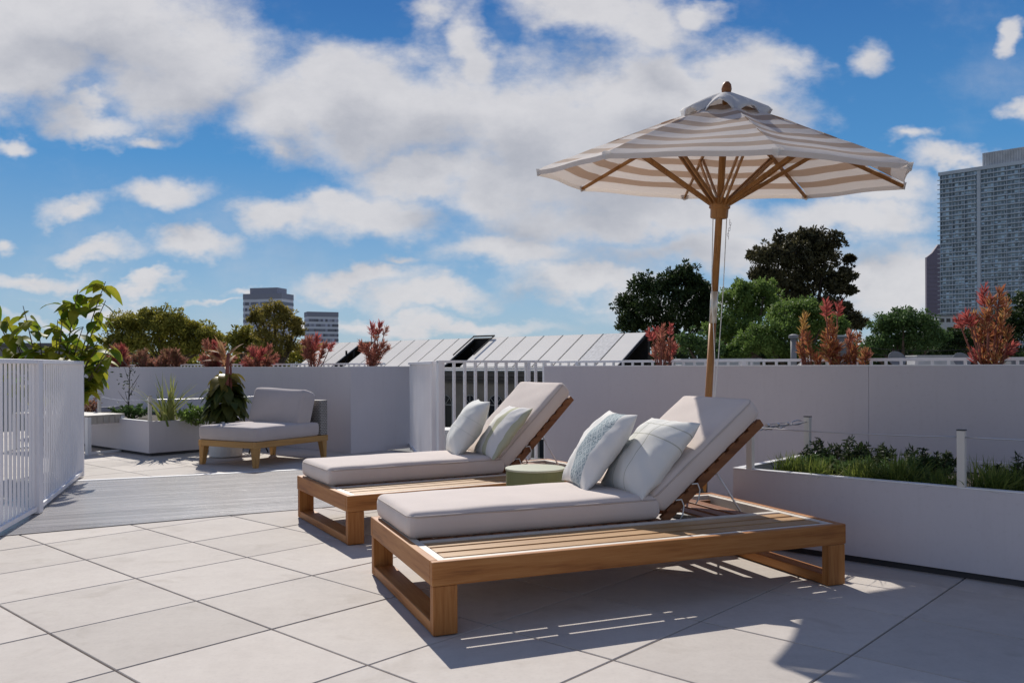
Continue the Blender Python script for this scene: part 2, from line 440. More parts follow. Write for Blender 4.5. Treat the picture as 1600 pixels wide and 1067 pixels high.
def leaf_quads(P, D, L, W, droop=.15, nrm=None):
    """bent pointed leaves: base P, direction D, length L, width W -> 2 quads each (6 verts, diamond-like)"""
    k = len(P); D = unit(D)
    r = rng.normal(size=(k, 3)) if nrm is None else nrm + rng.normal(size=(k, 3)) * .35
    S = unit(np.cross(D, r)); Nn = np.cross(S, D)
    L = np.broadcast_to(L, (k,))[:, None]; W = np.broadcast_to(W, (k,))[:, None]
    mid = P + D * L * .5 + Nn * L * droop * .5
    tip = P + D * L - Nn * L * droop * .4
    a = P + D * L * .05
    V = np.stack([a - S * W * .08, a + S * W * .08, mid + S * W * .5, mid - S * W * .5, tip + S * W * .06, tip - S * W * .06], 1).reshape(-1, 3)
    b0 = np.arange(k)[:, None] * 6
    Fq = np.concatenate([b0 + np.array([0, 1, 2, 3]), b0 + np.array([3, 2, 4, 5])], 0)
    return V, Fq
def merge(parts):
    Vs, Fs, k = [], [], 0
    for V, Fq in parts:
        Vs.append(V); Fs.append(Fq + k); k += len(V)
    return np.concatenate(Vs), np.concatenate(Fs)
def ball(k):
    return unit(rng.normal(size=(k, 3)))
def rounded(lx, ly, lz, r, seg=14, puff=0., wr=0., seed=0):
    """cushion solid centred on 0: rounded box with soft crown"""
    g = np.random.default_rng(seed)
    mb = MB()
    nx, ny, nz = max(6, int(seg * lx / max(lx, ly))), max(6, int(seg * ly / max(lx, ly))), 5
    ph = g.uniform(0, 6, 8)
    def mp(p):
        h = np.array([lx, ly, lz]) / 2; q = p * h
        inner = np.maximum(h - r, 1e-4); c = np.clip(q, -inner, inner); d = q - c
        l = np.linalg.norm(d)
        if l > 1e-9: q = c + d / l * min(r, r)
        ux, uy = p[0], p[1]
        cr = (1 - ux ** 4) * (1 - uy ** 4)
        q = q + np.array([0, 0, np.sign(p[2]) * puff * cr * abs(p[2])])
        # side bulge and slow wobble of the seams
        q[0] += np.sign(p[0]) * .25 * puff * (1 - p[2] ** 2) * (abs(p[0]) > .99)
        q[1] += np.sign(p[1]) * .25 * puff * (1 - p[2] ** 2) * (abs(p[1]) > .99)
        if wr:
            q[2] += wr * (math.sin(7 * ux + ph[0]) * math.sin(3 * uy + ph[1]) + .6 * math.sin(13 * ux + 5 * uy + ph[2])) * (.4 if p[2] > 0 else .1)
            q[1] += wr * .5 * math.sin(9 * ux + ph[3]); q[0] += wr * .4 * math.sin(5 * uy + ph[4])
        return tuple(q)
    def lin(k): # denser near the ends
        t = np.linspace(-1, 1, k + 1); return np.sign(t) * (1 - (1 - np.abs(t)) ** 1.7)
    axes = {0: lin(nx), 1: lin(ny), 2: lin(nz)}
    idx = {}
    def vid(p):
        key = tuple(round(x, 5) for x in p)
        if key not in idx:
            idx[key] = len(mb.v); mb.v.append(mp(np.array(p)))
        return idx[key]
    for ax in range(3):
        o1, o2 = (ax + 1) % 3, (ax + 2) % 3
        for sgn in (-1, 1):
            A, B = axes[o1], axes[o2]
            for i in range(len(A) - 1):
                for j in range(len(B) - 1):
                    q = []
                    for a, b in ((A[i], B[j]), (A[i + 1], B[j]), (A[i + 1], B[j + 1]), (A[i], B[j + 1])):
                        p = [0, 0, 0]; p[ax] = sgn; p[o1] = a; p[o2] = b; q.append(vid(p))
                    mb.f.append(tuple(q) if sgn > 0 else tuple(q[::-1]))
    return mb
def xf(mb, M):
    mb.v = [tuple(M @ Vector(p)) for p in mb.v]; return mb

# ------------------------------------------------------------------ ground, paving, walkway
g = MB(); g.add([(-3000, -600, -10), (3000, -600, -10), (3000, 4000, -10), (-3000, 4000, -10)], [(0, 1, 2, 3)])
tag(g.build('ground', 'town_ground'), kind='structure')
TS = .6116
ORG = Vector((-2.774, 5.037, 0))
oD = ORG.x * UX + ORG.y * UY; oT = ORG.x * UY - ORG.y * UX
DWALL = 6.2
tiles = MB(); gap = .0040
for i in range(-22, 8):
    for j in range(-16, 24):
        d0, d1 = oD + i * TS + gap, oD + (i + 1) * TS - gap
        t0, t1 = oT + j * TS + gap, oT + (j + 1) * TS - gap
        if d0 > DWALL + 1.2 or d1 < -9 or t0 < -16 or t1 > 9: continue
        c = .0025; dz = random.uniform(-.0006, .0006)
        P = [DT(d, t, -.05) for d, t in ((d0, t0), (d1, t0), (d1, t1), (d0, t1))]
        Q = [DT(d, t, -c + dz) for d, t in ((d0, t0), (d1, t0), (d1, t1), (d0, t1))]
        T = [DT(d, t, dz) for d, t in ((d0 + c, t0 + c), (d1 - c, t0 + c), (d1 - c, t1 - c), (d0 + c, t1 - c))]
        tiles.add(P + Q + T, [(0, 4, 5, 1), (1, 5, 6, 2), (2, 6, 7, 3), (3, 7, 4, 0), (4, 8, 9, 5), (5, 9, 10, 6), (6, 10, 11, 7), (7, 11, 8, 4), (8, 11, 10, 9)])
# make sure the faces look up
tiles.f = [f[::-1] for f in tiles.f] if (Vector(tiles.v[tiles.f[8][1]]) - Vector(tiles.v[tiles.f[8][0]])).cross(Vector(tiles.v[tiles.f[8][2]]) - Vector(tiles.v[tiles.f[8][1]])).z < 0 else tiles.f
tag(tiles.build('terrace_paving', 'paving'), kind='structure')
sl = MB(); sl.prism([DT(-9, -16), DT(-9, 9), DT(DWALL + 1.4, 9), DT(DWALL + 1.4, -16)][::-1], -.4, -.048)
tag(sl.build('roof_slab', 'dark_plinth'), kind='structure')
DA = R(22.3)
def deck(poly, z, name, mat):
    o0 = Vector((*poly[0], 0)); mb = MB(); mb.prism(poly, z - .003, z)
    return tag(mb.build(name, mat, origin=o0, rz=DA), kind='structure')
deck([(-3.45, 5.07), (-3.134, 5.283), (-2.055, 5.928), (-1.535, 6.204), (0.5, 7.28), (.15, 8.6), (-.9, 9.1), (-2.13, 8.53), (-2.688, 8.28), (-3.94, 7.76), (-4.25, 7.63)], .005, 'deck_path', 'grey_decking')
st = MB(); a0, a1 = Vector((-4.25, 7.64, 0)), Vector((-1.95, 8.6, 0)); nn = (a1 - a0).normalized(); pn = Vector((-nn.y, nn.x, 0)) * .055
st.add([a0 + Vector((0, 0, .008)), a1 + Vector((0, 0, .008)), a1 + pn + Vector((0, 0, .008)), a0 + pn + Vector((0, 0, .008)), a0, a1, a1 + pn, a0 + pn], [(0, 1, 2, 3), (4, 7, 6, 5), (4, 5, 1, 0), (5, 6, 2, 1), (6, 7, 3, 2), (7, 4, 0, 3)])
tag(st.build('path_threshold', 'white_metal'), kind='structure')

# ------------------------------------------------------------------ parapet walls holding a soil strip, railings
def parapet(name, label, D, t0, t1, h, joints):
    o0 = DT(D, (t0 + t1) / 2); rt = thing(name, label, 'parapet wall', o0, TA - PI / 2)
    L = abs(t1 - t0) / 2; mb = MB()          # local x along t, y along D
    cuts = [-L] + [j - (t0 + t1) / 2 for j in joints] + [L]
    for a, c in zip(cuts[:-1], cuts[1:]):
        mb.box(a + .0007, c - .0007, 0, .03, 0.0, h)
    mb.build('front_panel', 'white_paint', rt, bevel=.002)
    cp = MB(); cp.box(-L, L, -.002, .045, h + .0005, h + .009); cp.build('coping', 'white_metal', rt)
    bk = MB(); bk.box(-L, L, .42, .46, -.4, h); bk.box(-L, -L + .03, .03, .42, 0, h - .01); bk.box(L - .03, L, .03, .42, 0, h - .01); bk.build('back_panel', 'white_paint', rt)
    so = MB(); so.box(-L + .03, L - .03, .03, .42, h - .35, h - .06); so.build('soil', 'soil', rt)
    return rt
tE = TPX(DWALL, 850); tK = TPX(DWALL, 547)
parapet('parapet_wall', 'long pale grey parapet wall behind the near planter and the parasol', DWALL, tE, tE + 9.5, 1.03,
        [TPX(DWALL, 1357), TPX(DWALL, 1357) + 2.4])
parapet('parapet_wall', 'pale grey parapet wall behind the armless chair and bench', DWALL, tK - 11, tK, 1.025, [TPX(DWALL, 235)])
# short return wall, running away from its end
K = DT(DWALL, tK + .008); rt = thing('parapet_return', 'short lighter wall panel between the chair wall and the picket gate', 'parapet wall', K, TA)
mb = MB(); mb.box(.002, .95, 0.0, .03, 0, 1.028); mb.build('front_panel', 'white_paint', rt, bevel=.002)
mb = MB(); mb.box(0, .95, -.002, .04, 1.0285, 1.036); mb.build('coping', 'white_metal', rt)
mb = MB(); mb.box(.01, .95, .031, .4, 0, 1.0); mb.build('back_panel', 'white_paint', rt)

def railing(name, label, p0, p1, z0, z1, sp=.11, pw=.018, posts=(), bottom=True, flat=False, group=None, postw=.04):
    p0, p1 = Vector(p0), Vector(p1); d = p1 - p0; L = d.length; rz = math.atan2(d.y, d.x)
    rt = thing(name, label, 'railing', (p0.x, p0.y, 0), rz, group)
    mb = MB(); mb.box(0, L, -.02, .02, z1 - .022, z1); mb.build('top_rail', 'white_metal', rt, bevel=.002)
    if bottom:
        mb = MB(); mb.box(0, L, -.015, .015, z0 + .03, z0 + .05); mb.build('bottom_rail', 'white_metal', rt)
    mb = MB(); k = int(L / sp)
    for i in range(k + 1):
        x = (i + .5) * sp
        if x > L - .01: break
        if flat: mb.box(x - .003, x + .003, -.018, .018, z0 + (.051 if bottom else 0), z1 - .0225)
        else: mb.box(x - pw / 2, x + pw / 2, -pw / 2, pw / 2, z0 + (.051 if bottom else 0), z1 - .0225)
    mb.build('balusters', 'white_metal', rt)
    for x in posts:
        mb = MB(); mb.box(x - postw / 2, x + postw / 2, -postw / 2 - .001, postw / 2 + .001, z0, z1 - .001); mb.build('post', 'white_metal', rt, bevel=.002)
    return rt
DR = DWALL + .52
railing('railing', 'white picket railing rising behind the long parapet wall', DT(DR, TPX(DR, 843)), DT(DR, tE + 9.5), .25, 1.088, posts=(.5, 2.3, 4.1, 5.9, 7.7))
railing('railing', 'white picket railing behind the chair wall, under the red shrubs', DT(DR, tK - 11), DT(DR, tK), .25, 1.078, posts=(1, 3, 5, 7, 9))
k1 = DT(DWALL, tK) + Vector((-UY * .42, UX * .42, 0))
J = Vector((-.66, 7.52, 0)); E_ = DT(DWALL, tE); K2 = K + Vector((UX * .9, UY * .9, 0))
railing('railing', 'white open picket railing between gate and long wall, old facade visible through it', J, E_ + Vector((.05, .12, 0)), 0.02, 1.09, sp=.113, pw=.022, posts=(.02, 0.98))
def picket_panel(name, label, p0, p1, h, sp, w, thick, endposts, rail_w=.05):
    p0, p1 = Vector(p0), Vector(p1); d = p1 - p0; L = d.length; rz = math.atan2(d.y, d.x)
    rt = thing(name, label, 'fence', (p0.x, p0.y, 0), rz)
    mb = MB(); mb.box(-.02, L + .02, -rail_w / 2, rail_w / 2, h - .03, h); mb.build('top_rail', 'fence_paint', rt, bevel=.003)
    mb = MB(); mb.box(0, L, -.02, .02, .03, .06); mb.build('bottom_rail', 'fence_paint', rt)
    mb = MB(); x = sp
    while x < L - .02:
        mb.box(x - thick / 2, x + thick / 2, -w / 2, w / 2, .0605, h - .0305); x += sp
    mb.build('pickets', 'fence_paint', rt)
    for x, pw in endposts:
        mb = MB(); mb.box(x - pw / 2, x + pw / 2, -rail_w / 2 - .004, rail_w / 2 + .004, 0.01, h - .001); mb.build('post', 'fence_paint', rt, bevel=.002)
    return rt
picket_panel('picket_gate', 'white picket gate seen nearly edge on between the pale wall and open railing', J + Vector((-.03, .06, 0)), K2 + Vector((.02, .02, 0)), 1.085, .1, .016, .012, ((0.02, .05), (2.9, .05)))
fA, fB = Vector((-4.09, 8.06, 0)), Vector((-3.40, 6.09, 0))
picket_panel('picket_fence', 'white picket fence panel beside the grey walkway, under the big leafed shrub', fA, fB, 1.10, .095, .012, .014, ((0.0, .05),))
fC = Vector((-3.0, 4.54, 0))
fd = (fC - fB).normalized()
picket_panel('picket_gate', 'white picket gate with a broad hinge post, nearest the camera', fB, fC, 1.10, .086, .0145, .016, ((.03, .10), (1.56, .06)), .06)
pp = MB(); pp.box(-.85, -.58, 8.9, 9.3, 0, .37); pp.build
tag(pp.build('low_parapet', 'roof_white', origin=(-.72, 9.1, 0), bevel=.01), 'low white roof parapet seen through the open railing', 'parapet')

# ------------------------------------------------------------------ planters, posts, cables
def planter(name, label, D0, D1, t0, t1, h):
    rt = thing(name, label, 'planter', DT(D0, t0), TA - PI / 2)
    W, L, th = D1 - D0, t1 - t0, .035
    mb = MB(); mb.box(0, L, 0, th, .035, h); mb.box(0, th, th, W - th, .035, h); mb.box(L - th, L, th, W - th, .035, h); mb.box(0, L, W - th, W, .035, h)
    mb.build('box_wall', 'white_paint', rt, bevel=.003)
    mb = MB(); mb.box(-.001, L + .001, -.001, th + .008, h + .0005, h + .006); mb.box(-.001, th + .008, th + .0085, W, h + .0005, h + .006); mb.build('rim', 'white_metal', rt)
    mb = MB(); mb.box(.02, L - .02, .03, W - .03, -.01, .0345); mb.build('plinth', 'dark_plinth', rt)
    mb = MB(); mb.box(th, L - th, th, W - th, h - .2, h - .07); mb.build('soil', 'soil', rt)
    return rt
C1 = G(1145, 732, .44)
tC = C1.x * UY - C1.y * UX; DP = C1.x * UX + C1.y * UY
planter('planter_box', 'long white planter beside the near lounger with grasses inside', DP, DP + 1.35, tC, tC + 5, .44)
C2 = G(233, 713); tC2 = C2.x * UY - C2.y * UX; DP2 = C2.x * UX + C2.y * UY
planter('planter_box', 'white planter beside the bench with spiky flax inside', DP2, DWALL - .05, tC2 - 4, tC2, .405)
def cpost(label, p, z0, z1, w=.036):
    mb = MB(); mb.box(-w / 2, w / 2, -w / 2, w / 2, 0, z1 - z0, Matrix.Rotation(TA, 4, 'Z'))
    rt = thing('cable_post', label, 'post', (p.x, p.y, z0), 0, 'cable posts on the planter rims')
    mb.build('post', 'post_paint', rt, bevel=.002)
    c = MB(); c.box(-w / 2 - .001, w / 2 + .001, -w / 2 - .001, w / 2 + .001, z1 - z0, z1 - z0 + .006, Matrix.Rotation(TA, 4, 'Z')); c.build('cap', 'black_metal', rt)
P1 = DT(DP + .02, tC + .10); P2 = F(1262, 680, 5.42); P2.z = 0
P3 = DT(DP + .02, TPX(DP + .02, 1502)); P4 = DT(DP + .02, TPX(DP + .02, 1502) + 1.2)
cpost('pale cable post at the corner of the near planter, behind the backrest', P1, .446, .715)
cpost('pale cable post standing among the shrubs at the back of the near planter', P2, .37, .71)
cpost('pale cable post rising from the front rim of the near planter', P3, .446, .72)
Q1 = DT(DP2 + .02, tC2 - .02); Q0 = DT(DP2 + .02, TPX(DP2 + .02, 155)); Q2 = DT(DWALL - .15, tC2 - .02)
cpost('white cable post at the corner of the flax planter', Q1, .411, .70)
cpost('white cable post behind the bench on the flax planter', Q0, .411, .70)
def sag(a, c, z0, z1, s, k=14):
    return [Vector((a.x + (c.x - a.x) * t, a.y + (c.y - a.y) * t, z0 + (z1 - z0) * t - s * 4 * t * (1 - t))) for t in [i / k for i in range(k + 1)]]
def cable(label, pts, r=.0035, tb=None):
    rt = thing('cable', label, 'cable', pts[0], 0)
    o0 = pts[0]
    mb = MB(); mb.tube([p - o0 for p in pts], r, 6); mb.build('wire', 'cable', rt, smooth=True)
    if tb:
        a, c = pts[0] - o0, pts[-1] - o0; d = (c - a); L = d.length; d.normalize()
        mb = MB()
        for z in (-.006, .006): mb.bar(a + d * L * .28 + Vector((0, 0, z)), a + d * L * .62 + Vector((0, 0, z)), .005, .004)
        for q in (.28, .62, .45): mb.tube([a + d * (L * q - .012), a + d * (L * q + .012)], .011, 8)
        mb.tube([a + d * L * (.08 + .1 * math.sin(t)) + Vector((0, 0, .012 * math.cos(t))) for t in np.linspace(0, 2 * PI, 12)], .003, 5)
        mb.tube([a + d * L * (.8 + .1 * math.sin(t)) + Vector((0, 0, .014 * math.cos(t))) for t in np.linspace(0, 2 * PI, 12)], .003, 5)
        for q in np.linspace(.02, .55, 9): mb.tube([a + d * L * q + Vector((random.uniform(-.006, .006), 0, -.014 + random.uniform(-.014, .006))), a + d * L * (q + .07) + Vector((0, 0, -.016 + random.uniform(-.012, .01)))], .003, 5)
        mb.build('turnbuckle', 'steel', rt, smooth=False)
cable('thin steel cable along the near planter between corner post and front post', sag(P1, P3, .685, .688, .008))
cable('thin steel cable leaving the front post of the near planter', sag(P3, P4, .688, .70, .004))
cable('short steel cable with turnbuckle between the two posts nearest the parasol', sag(P1, P2, .685, .68, .012), .004, True)
cable('thin sagging cable between the two white posts of the flax planter', sag(Q0, Q1, .665, .66, .03))
cable('thin cable from the flax planter corner towards the potted plant', sag(Q1, Q2, .66, .66, .01))
cable('thin cable running left from the post behind the bench', sag(Q0, DT(DP2 + .02, TPX(DP2 + .02, 155) - 1.6), .665, .66, .03))

# ------------------------------------------------------------------ sun loungers
LL, LW, LH = 2.04, 1.084, .29
def lounger(label, loc, rz, theta, seed):
    rt = thing('sun_lounger', label, 'sun lounger', loc, rz, 'teak sun loungers')
    t = .034
    for ya in (0, LW - t):
        mb = MB(); mb.box(0, LL, ya, ya + t, .195, LH); mb.build('side_rail', 'teak_x', rt, bevel=.005)
    for x in (0, LL - t):
        mb = MB(); mb.box(x + .0004, x + t - .0004, t + .0005, LW - t - .0005, .195, LH); mb.build('end_rail', 'teak_y', rt, bevel=.004)
    for x0 in (0.004, LL - .104):
        for ya, yb in ((.003, .048), (LW - .048, LW - .003)):
            lg = MB(); lg.box(x0, x0 + .10, ya, yb, 0.004, .1945); lg.build('leg', 'teak_z', rt, bevel=.004)
        lb = MB(); lb.box(x0 + .002, x0 + .098, .0485, LW - .0485, .004, .05); lb.build('sled_bar', 'teak_y', rt, bevel=.004)
    B = .036
    mb = MB(); z0, z1 = .205, LH - .003
    mb.box(t + .001, LL - t - .001, t + .001, t + B, z0 + .06, z1); mb.box(t + .001, LL - t - .001, LW - t - B, LW - t - .001, z0, z1)
    mb.box(t + .001, t + B, t + B + .0006, LW - t - B - .0006, z0 + .03, z1 - .0005); mb.box(LL - t - B, LL - t - .001, t + B + .0006, LW - t - B - .0006, z0, z1 - .0005)
    mb.box(t + B + .001, LL - t - B - .001, .392, .428, z0 + .03, z1)
    mb.build('inner_border', 'pale_border', rt, bevel=.002)
    y = t + B + .022
    for k in range(3):
        s = MB(); s.box(t + B + .004, LL - t - B - .004, y, y + .078, .274, LH - .005); s.build('slat', 'teak_slat', rt, bevel=.002); y += .078 + .022
    for x in (.095, .52, 1.0, 1.5, 1.93):
        s = MB(); s.box(x - .022, x + .022, t + B + .002, .391, .235, .2735); s.build('bearer', 'teak_y', rt)
    s = MB(); x = .085
    while x < 1.30: s.box(x, x + .058, .432, LW - t - B - .002, .268, .287); x += .083
    s.box(.08, 1.95, .47, .50, .21, .2675); s.box(.08, 1.95, .96, .99, .21, .2675)
    s.build('bed_slats', 'teak_red', rt, bevel=.002)
    s = MB()
    for x in (1.56, 1.66, 1.76): s.box(x, x + .07, .43, LW - t - B - .002, .268, .28)
    s.build('tray_slats', 'teak_red', rt, bevel=.002)
    # mattress
    Lm, Wm, Hm = 1.275, .62, .118
    c = rounded(Lm, Wm, Hm, .034, 46, .012, .0032, seed)
    xf(c, Matrix.Translation((.025 + Lm / 2, .445 + Wm / 2, .2885 + Hm / 2)))
    ms = c.build('mattress', 'cushion', rt, smooth=True)
    def piping(lx, ly, z, M, par):
        r = .04; pts = []
        for cx, cy, a0 in ((1, 1, 0), (-1, 1, 90), (-1, -1, 180), (1, -1, 270)):
            for q in range(5):
                a = R(a0 + q * 22.5); pts.append(M @ Vector((cx * (lx / 2 - r) + r * math.cos(a) * 1.0, cy * (ly / 2 - r) + r * math.sin(a), z)))
        pts.append(pts[0]); mb = MB(); mb.tube(pts, .0048, 6, False); mb.build('piping', 'piping', par, smooth=True)
    piping(Lm - .006, Wm - .006, Hm / 2 - .020, Matrix.Translation((.025 + Lm / 2, .445 + Wm / 2, .2885 + Hm / 2)), ms)
    # raised back
    Mh = Matrix.Translation((1.325, 0, .292)) @ Matrix.Rotation(-theta, 4, 'Y')
    mb = MB()
    for yy in (.455, 1.02): mb.box(-.01, .745, yy, yy + .032, -.03, .012, Mh)
    fr = mb.build('backrest_frame', 'teak_red', rt, bevel=.003)
    mb = MB(); x = .03
    while x < .73: mb.box(x, x + .05, .452, 1.055, .0125, .023, Mh); x += .078
    mb.build('backrest_slats', 'teak_red', rt, bevel=.002)
    Lb = .765
    c = rounded(Lb, Wm, Hm, .034, 34, .012, .0036, seed + 5)
    Mb = Mh @ Matrix.Translation((Lb / 2 + .004, .445 + Wm / 2, .023 + Hm / 2))
    bc = xf(c, Mb).build('back_cushion', 'cushion', rt, smooth=True)
    piping(Lb - .006, Wm - .006, Hm / 2 - .020, Mb, bc)
    # stay rods that hold the back up, and tie cords
    for yy in (.52, 1.0):
        mb = MB(); a = Mh @ Vector((.40, yy, -.032)); b_ = Vector((1.325 + .40 * math.cos(theta) + .20, yy, .262))
        mb.tube([a, b_], .0055, 8); mb.tube([b_ + Vector((0, -.02, 0)), b_ + Vector((0, .02, 0))], .006, 8); mb.build('stay_rod', 'white_metal', rt, smooth=True)
    for q, yy in ((.10, .452), (.22, .452)):
        a = Mh @ Vector((q, yy - .004, .03)); mb = MB()
        mb.tube([a, a + Vector((.03, -.006, .002)), a + Vector((.045, -.004, -.03)), a + Vector((.04, .0, -.075)), a + Vector((.03, .01, -.10))], .0035, 6); mb.build('tie_cord', 'cord', rt, smooth=True)
    return rt
LA1, LA2 = .3828, R(29.35)
O1, O2 = Vector((-.31, 3.275, 0)), Vector((-.96, 4.945, 0))
lounger('teak sun lounger nearest the camera, holding the blue patterned pillow', O1, LA1, R(38.3), 3)
lounger('teak sun lounger beside the white picket gate, holding the striped pillow', O2, LA2, R(44.), 9)

def pillow(label, mat, O, rz, x, y, z, tilt, yaw, size, T, seed, roll=0.):
    rt_M = Matrix.Translation((O.x, O.y, 0)) @ Matrix.Rotation(rz, 4, 'Z') @ Matrix.Translation((x, y, z)) @ Matrix.Rotation(yaw, 4, 'Z') @ Matrix.Rotation(-tilt, 4, 'Y') @ Matrix.Rotation(roll, 4, 'Z')
    g_ = np.random.default_rng(seed); ph = g_.uniform(0, 6.28, 8)
    k = 34; mb = MB(); h = size / 2
    for side in (1, -1):
        base = len(mb.v); vs = []; uv = []
        for i in range(k + 1):
            for j in range(k + 1):
                a, c = -1 + 2 * i / k, -1 + 2 * j / k
                a_, c_ = math.sin(a * PI / 2) , math.sin(c * PI / 2)
                X = h * a_ * (1 - .075 * (1 - c_ * c_)); Yy = h * c_ * (1 - .075 * (1 - a_ * a_))
                prof = ((1 - abs(a_) ** 2.3) * (1 - abs(c_) ** 2.3)) ** .55
                wv = (.006 * math.sin(5 * a_ + ph[0] + 3 * c_) * math.sin(4 * c_ + ph[1]) + .002 * math.sin(11 * a_ - 9 * c_ + ph[2])) * prof ** .5
                # creases that run in from the corners
                cr = .006 * math.sin(16 * math.atan2(c_, a_) + ph[3]) * (a_ * a_ + c_ * c_) * prof ** .3 * .5
                Z = side * (T / 2 * prof) + wv + cr + (.0 if prof else 0)
                if prof < 1e-6: Z = 0
                sg = .03 * (c_ * c_ * .5)       # whole pillow slightly bent
                vs.append((X, Yy, Z - sg * .5)); uv.append(((c_ + 1) / 2, (a_ + 1) / 2))
        fs = []
        for i in range(k):
            for j in range(k):
                q = (i * (k + 1) + j, (i + 1) * (k + 1) + j, (i + 1) * (k + 1) + j + 1, i * (k + 1) + j + 1)
                fs.append(q if side > 0 else q[::-1])
        mb.add(vs, fs, uv)
    o = mb.build('throw_pillow', mat, None, smooth=True)
    o.matrix_world = rt_M
    w = o.modifiers.new('join', 'WELD'); w.merge_threshold = .0005
    return tag(o, label, 'pillow', 'throw pillows on the loungers')
pillow('white pillow with thin crossing lines leaning on the near lounger backrest', 'pillow_grid', O1, LA1, 1.355, .675, .578, R(48), R(-2), .49, .19, 1)
pillow('white pillow with a blue grey woven band, on the near lounger', 'pillow_band', O1, LA1, 1.185, .90, .600, R(54), R(-11), .48, .17, 2)
pillow('pillow with broad sage and white stripes on the farther lounger', 'pillow_stripe', O2, LA2, 1.345, .60, .572, R(50), R(-8), .46, .15, 3)
pillow('plain pale pillow leaning on the striped one, farther lounger', 'pillow_plain', O2, LA2, 1.18, .82, .592, R(58), R(-17), .47, .19, 4)

# green drum table
rt = thing('drum_table', 'round green drum side table between the two loungers', 'side table', (.134, 5.0, 0))
mb = MB(); mb.lathe([(.165, .006), (.172, .012), (.172, .43), (.170, .4345)], 48); mb.build('drum', 'green_drum', rt, smooth=False, bevel=.001)
mb = MB(); mb.lathe([(.176, .435), (.177, .437), (.177, .444), (.175, .446)], 48); mb.build('table_top', 'drum_top', rt)

# ------------------------------------------------------------------ parasol
BX, BY = 1.314, 5.92
ax = Vector((.04, -.097, 0)); ax.z = math.sqrt(1 - ax.length_squared)
rt = thing('parasol', 'tall market parasol with beige and white striped canopy', 'parasol', (BX, BY, 0))
q = Vector((0, 0, 1)).rotation_difference(ax); MT = q.to_matrix().to_4x4()
mb = MB(); mb.lathe([(.24, .004), (.25, .012), (.25, .035), (.23, .048), (.05, .052), (.042, .06), (.042, .34), (.038, .35)], 32); mb.build('base', 'base_metal', rt)
RIM, APEX, RR = 2.31, 2.815, 1.235
def tb(name, mat, pts, rad, n=12, sm=True, par=None):
    mb = MB(); mb.tube([MT @ Vector(p) for p in pts], rad, n); return mb.build(name, mat, par or rt, smooth=sm)
tb('lower_pole', 'pole_wood', [(0, 0, .06), (0, 0, 1.335)], .0245, 20)
tb('sleeve', 'sleeve', [(0, 0, 1.335), (0, 0, 1.55)], .0255, 20)
tb('upper_pole', 'pole_wood', [(0, 0, 1.55), (0, 0, 2.84)], .0235, 20)
mb = MB(); mb.lathe([(.045, 2.035), (.058, 2.042), (.060, 2.10), (.070, 2.105), (.070, 2.165), (.062, 2.172)], 20); xf(mb, MT).build('runner_hub', 'pole_wood', rt, bevel=.003)
mb = MB(); mb.lathe([(.02, 2.835), (.022, 2.85), (.03, 2.862), (.034, 2.885), (.028, 2.915), (.014, 2.932)], 20); xf(mb, MT).build('finial', 'teak_red', rt, smooth=True)
mb = MB(); mb.lathe([(.055, 2.70), (.06, 2.71), (.06, 2.76), (.05, 2.765)], 16); xf(mb, MT).build('top_hub', 'pole_wood', rt)
def slope(r): return APEX - (APEX - RIM) * r / RR
NP = 8
cv = MB(); nr, na = 26, 8
r0 = .16
for k in range(NP):
    a0, a1 = k * PI / 4, (k + 1) * PI / 4
    A = np.array([math.cos(a0), math.sin(a0)]); Bv = np.array([math.cos(a1), math.sin(a1)])
    vs, uv, fs = [], [], []
    for i in range(nr + 1):
        tt = i / nr; r_ = r0 + (RR - r0) * tt
        for j in range(na + 1):
            w = j / na; bow = 4 * w * (1 - w)
            p = (A * (1 - w) + Bv * w) * r_ * (1 - .018 * bow * tt)
            z = slope(r_) + .004 - .024 * bow * math.sin(PI * tt ** .9) + .004 * math.sin(9 * w + 5 * tt + k) + .002 * math.sin(23 * tt + 3 * k)
            if i == nr: z -= .004
            vs.append(MT @ Vector((p[0], p[1], z))); uv.append((w, 1 - tt))
    # hem folded down at the edge
    for j in range(na + 1):
        v_ = vs[nr * (na + 1) + j]; vs.append(v_ - ax * .03 + Vector((0, 0, 0))); uv.append((w, -.0))
    for i in range(nr + 1):
        for j in range(na):
            a = i * (na + 1) + j; fs.append((a, a + na + 1, a + na + 2, a + 1))
    cv.add(vs, fs, uv)
co = cv.build('canopy', 'canopy_stripes', rt, smooth=True)
co.modifiers.new('weld', 'WELD').merge_threshold = .0004
sd = co.modifiers.new('cloth', 'SOLIDIFY'); sd.thickness = .0015
es = co.modifiers.new('sharp', 'EDGE_SPLIT'); es.split_angle = R(12)
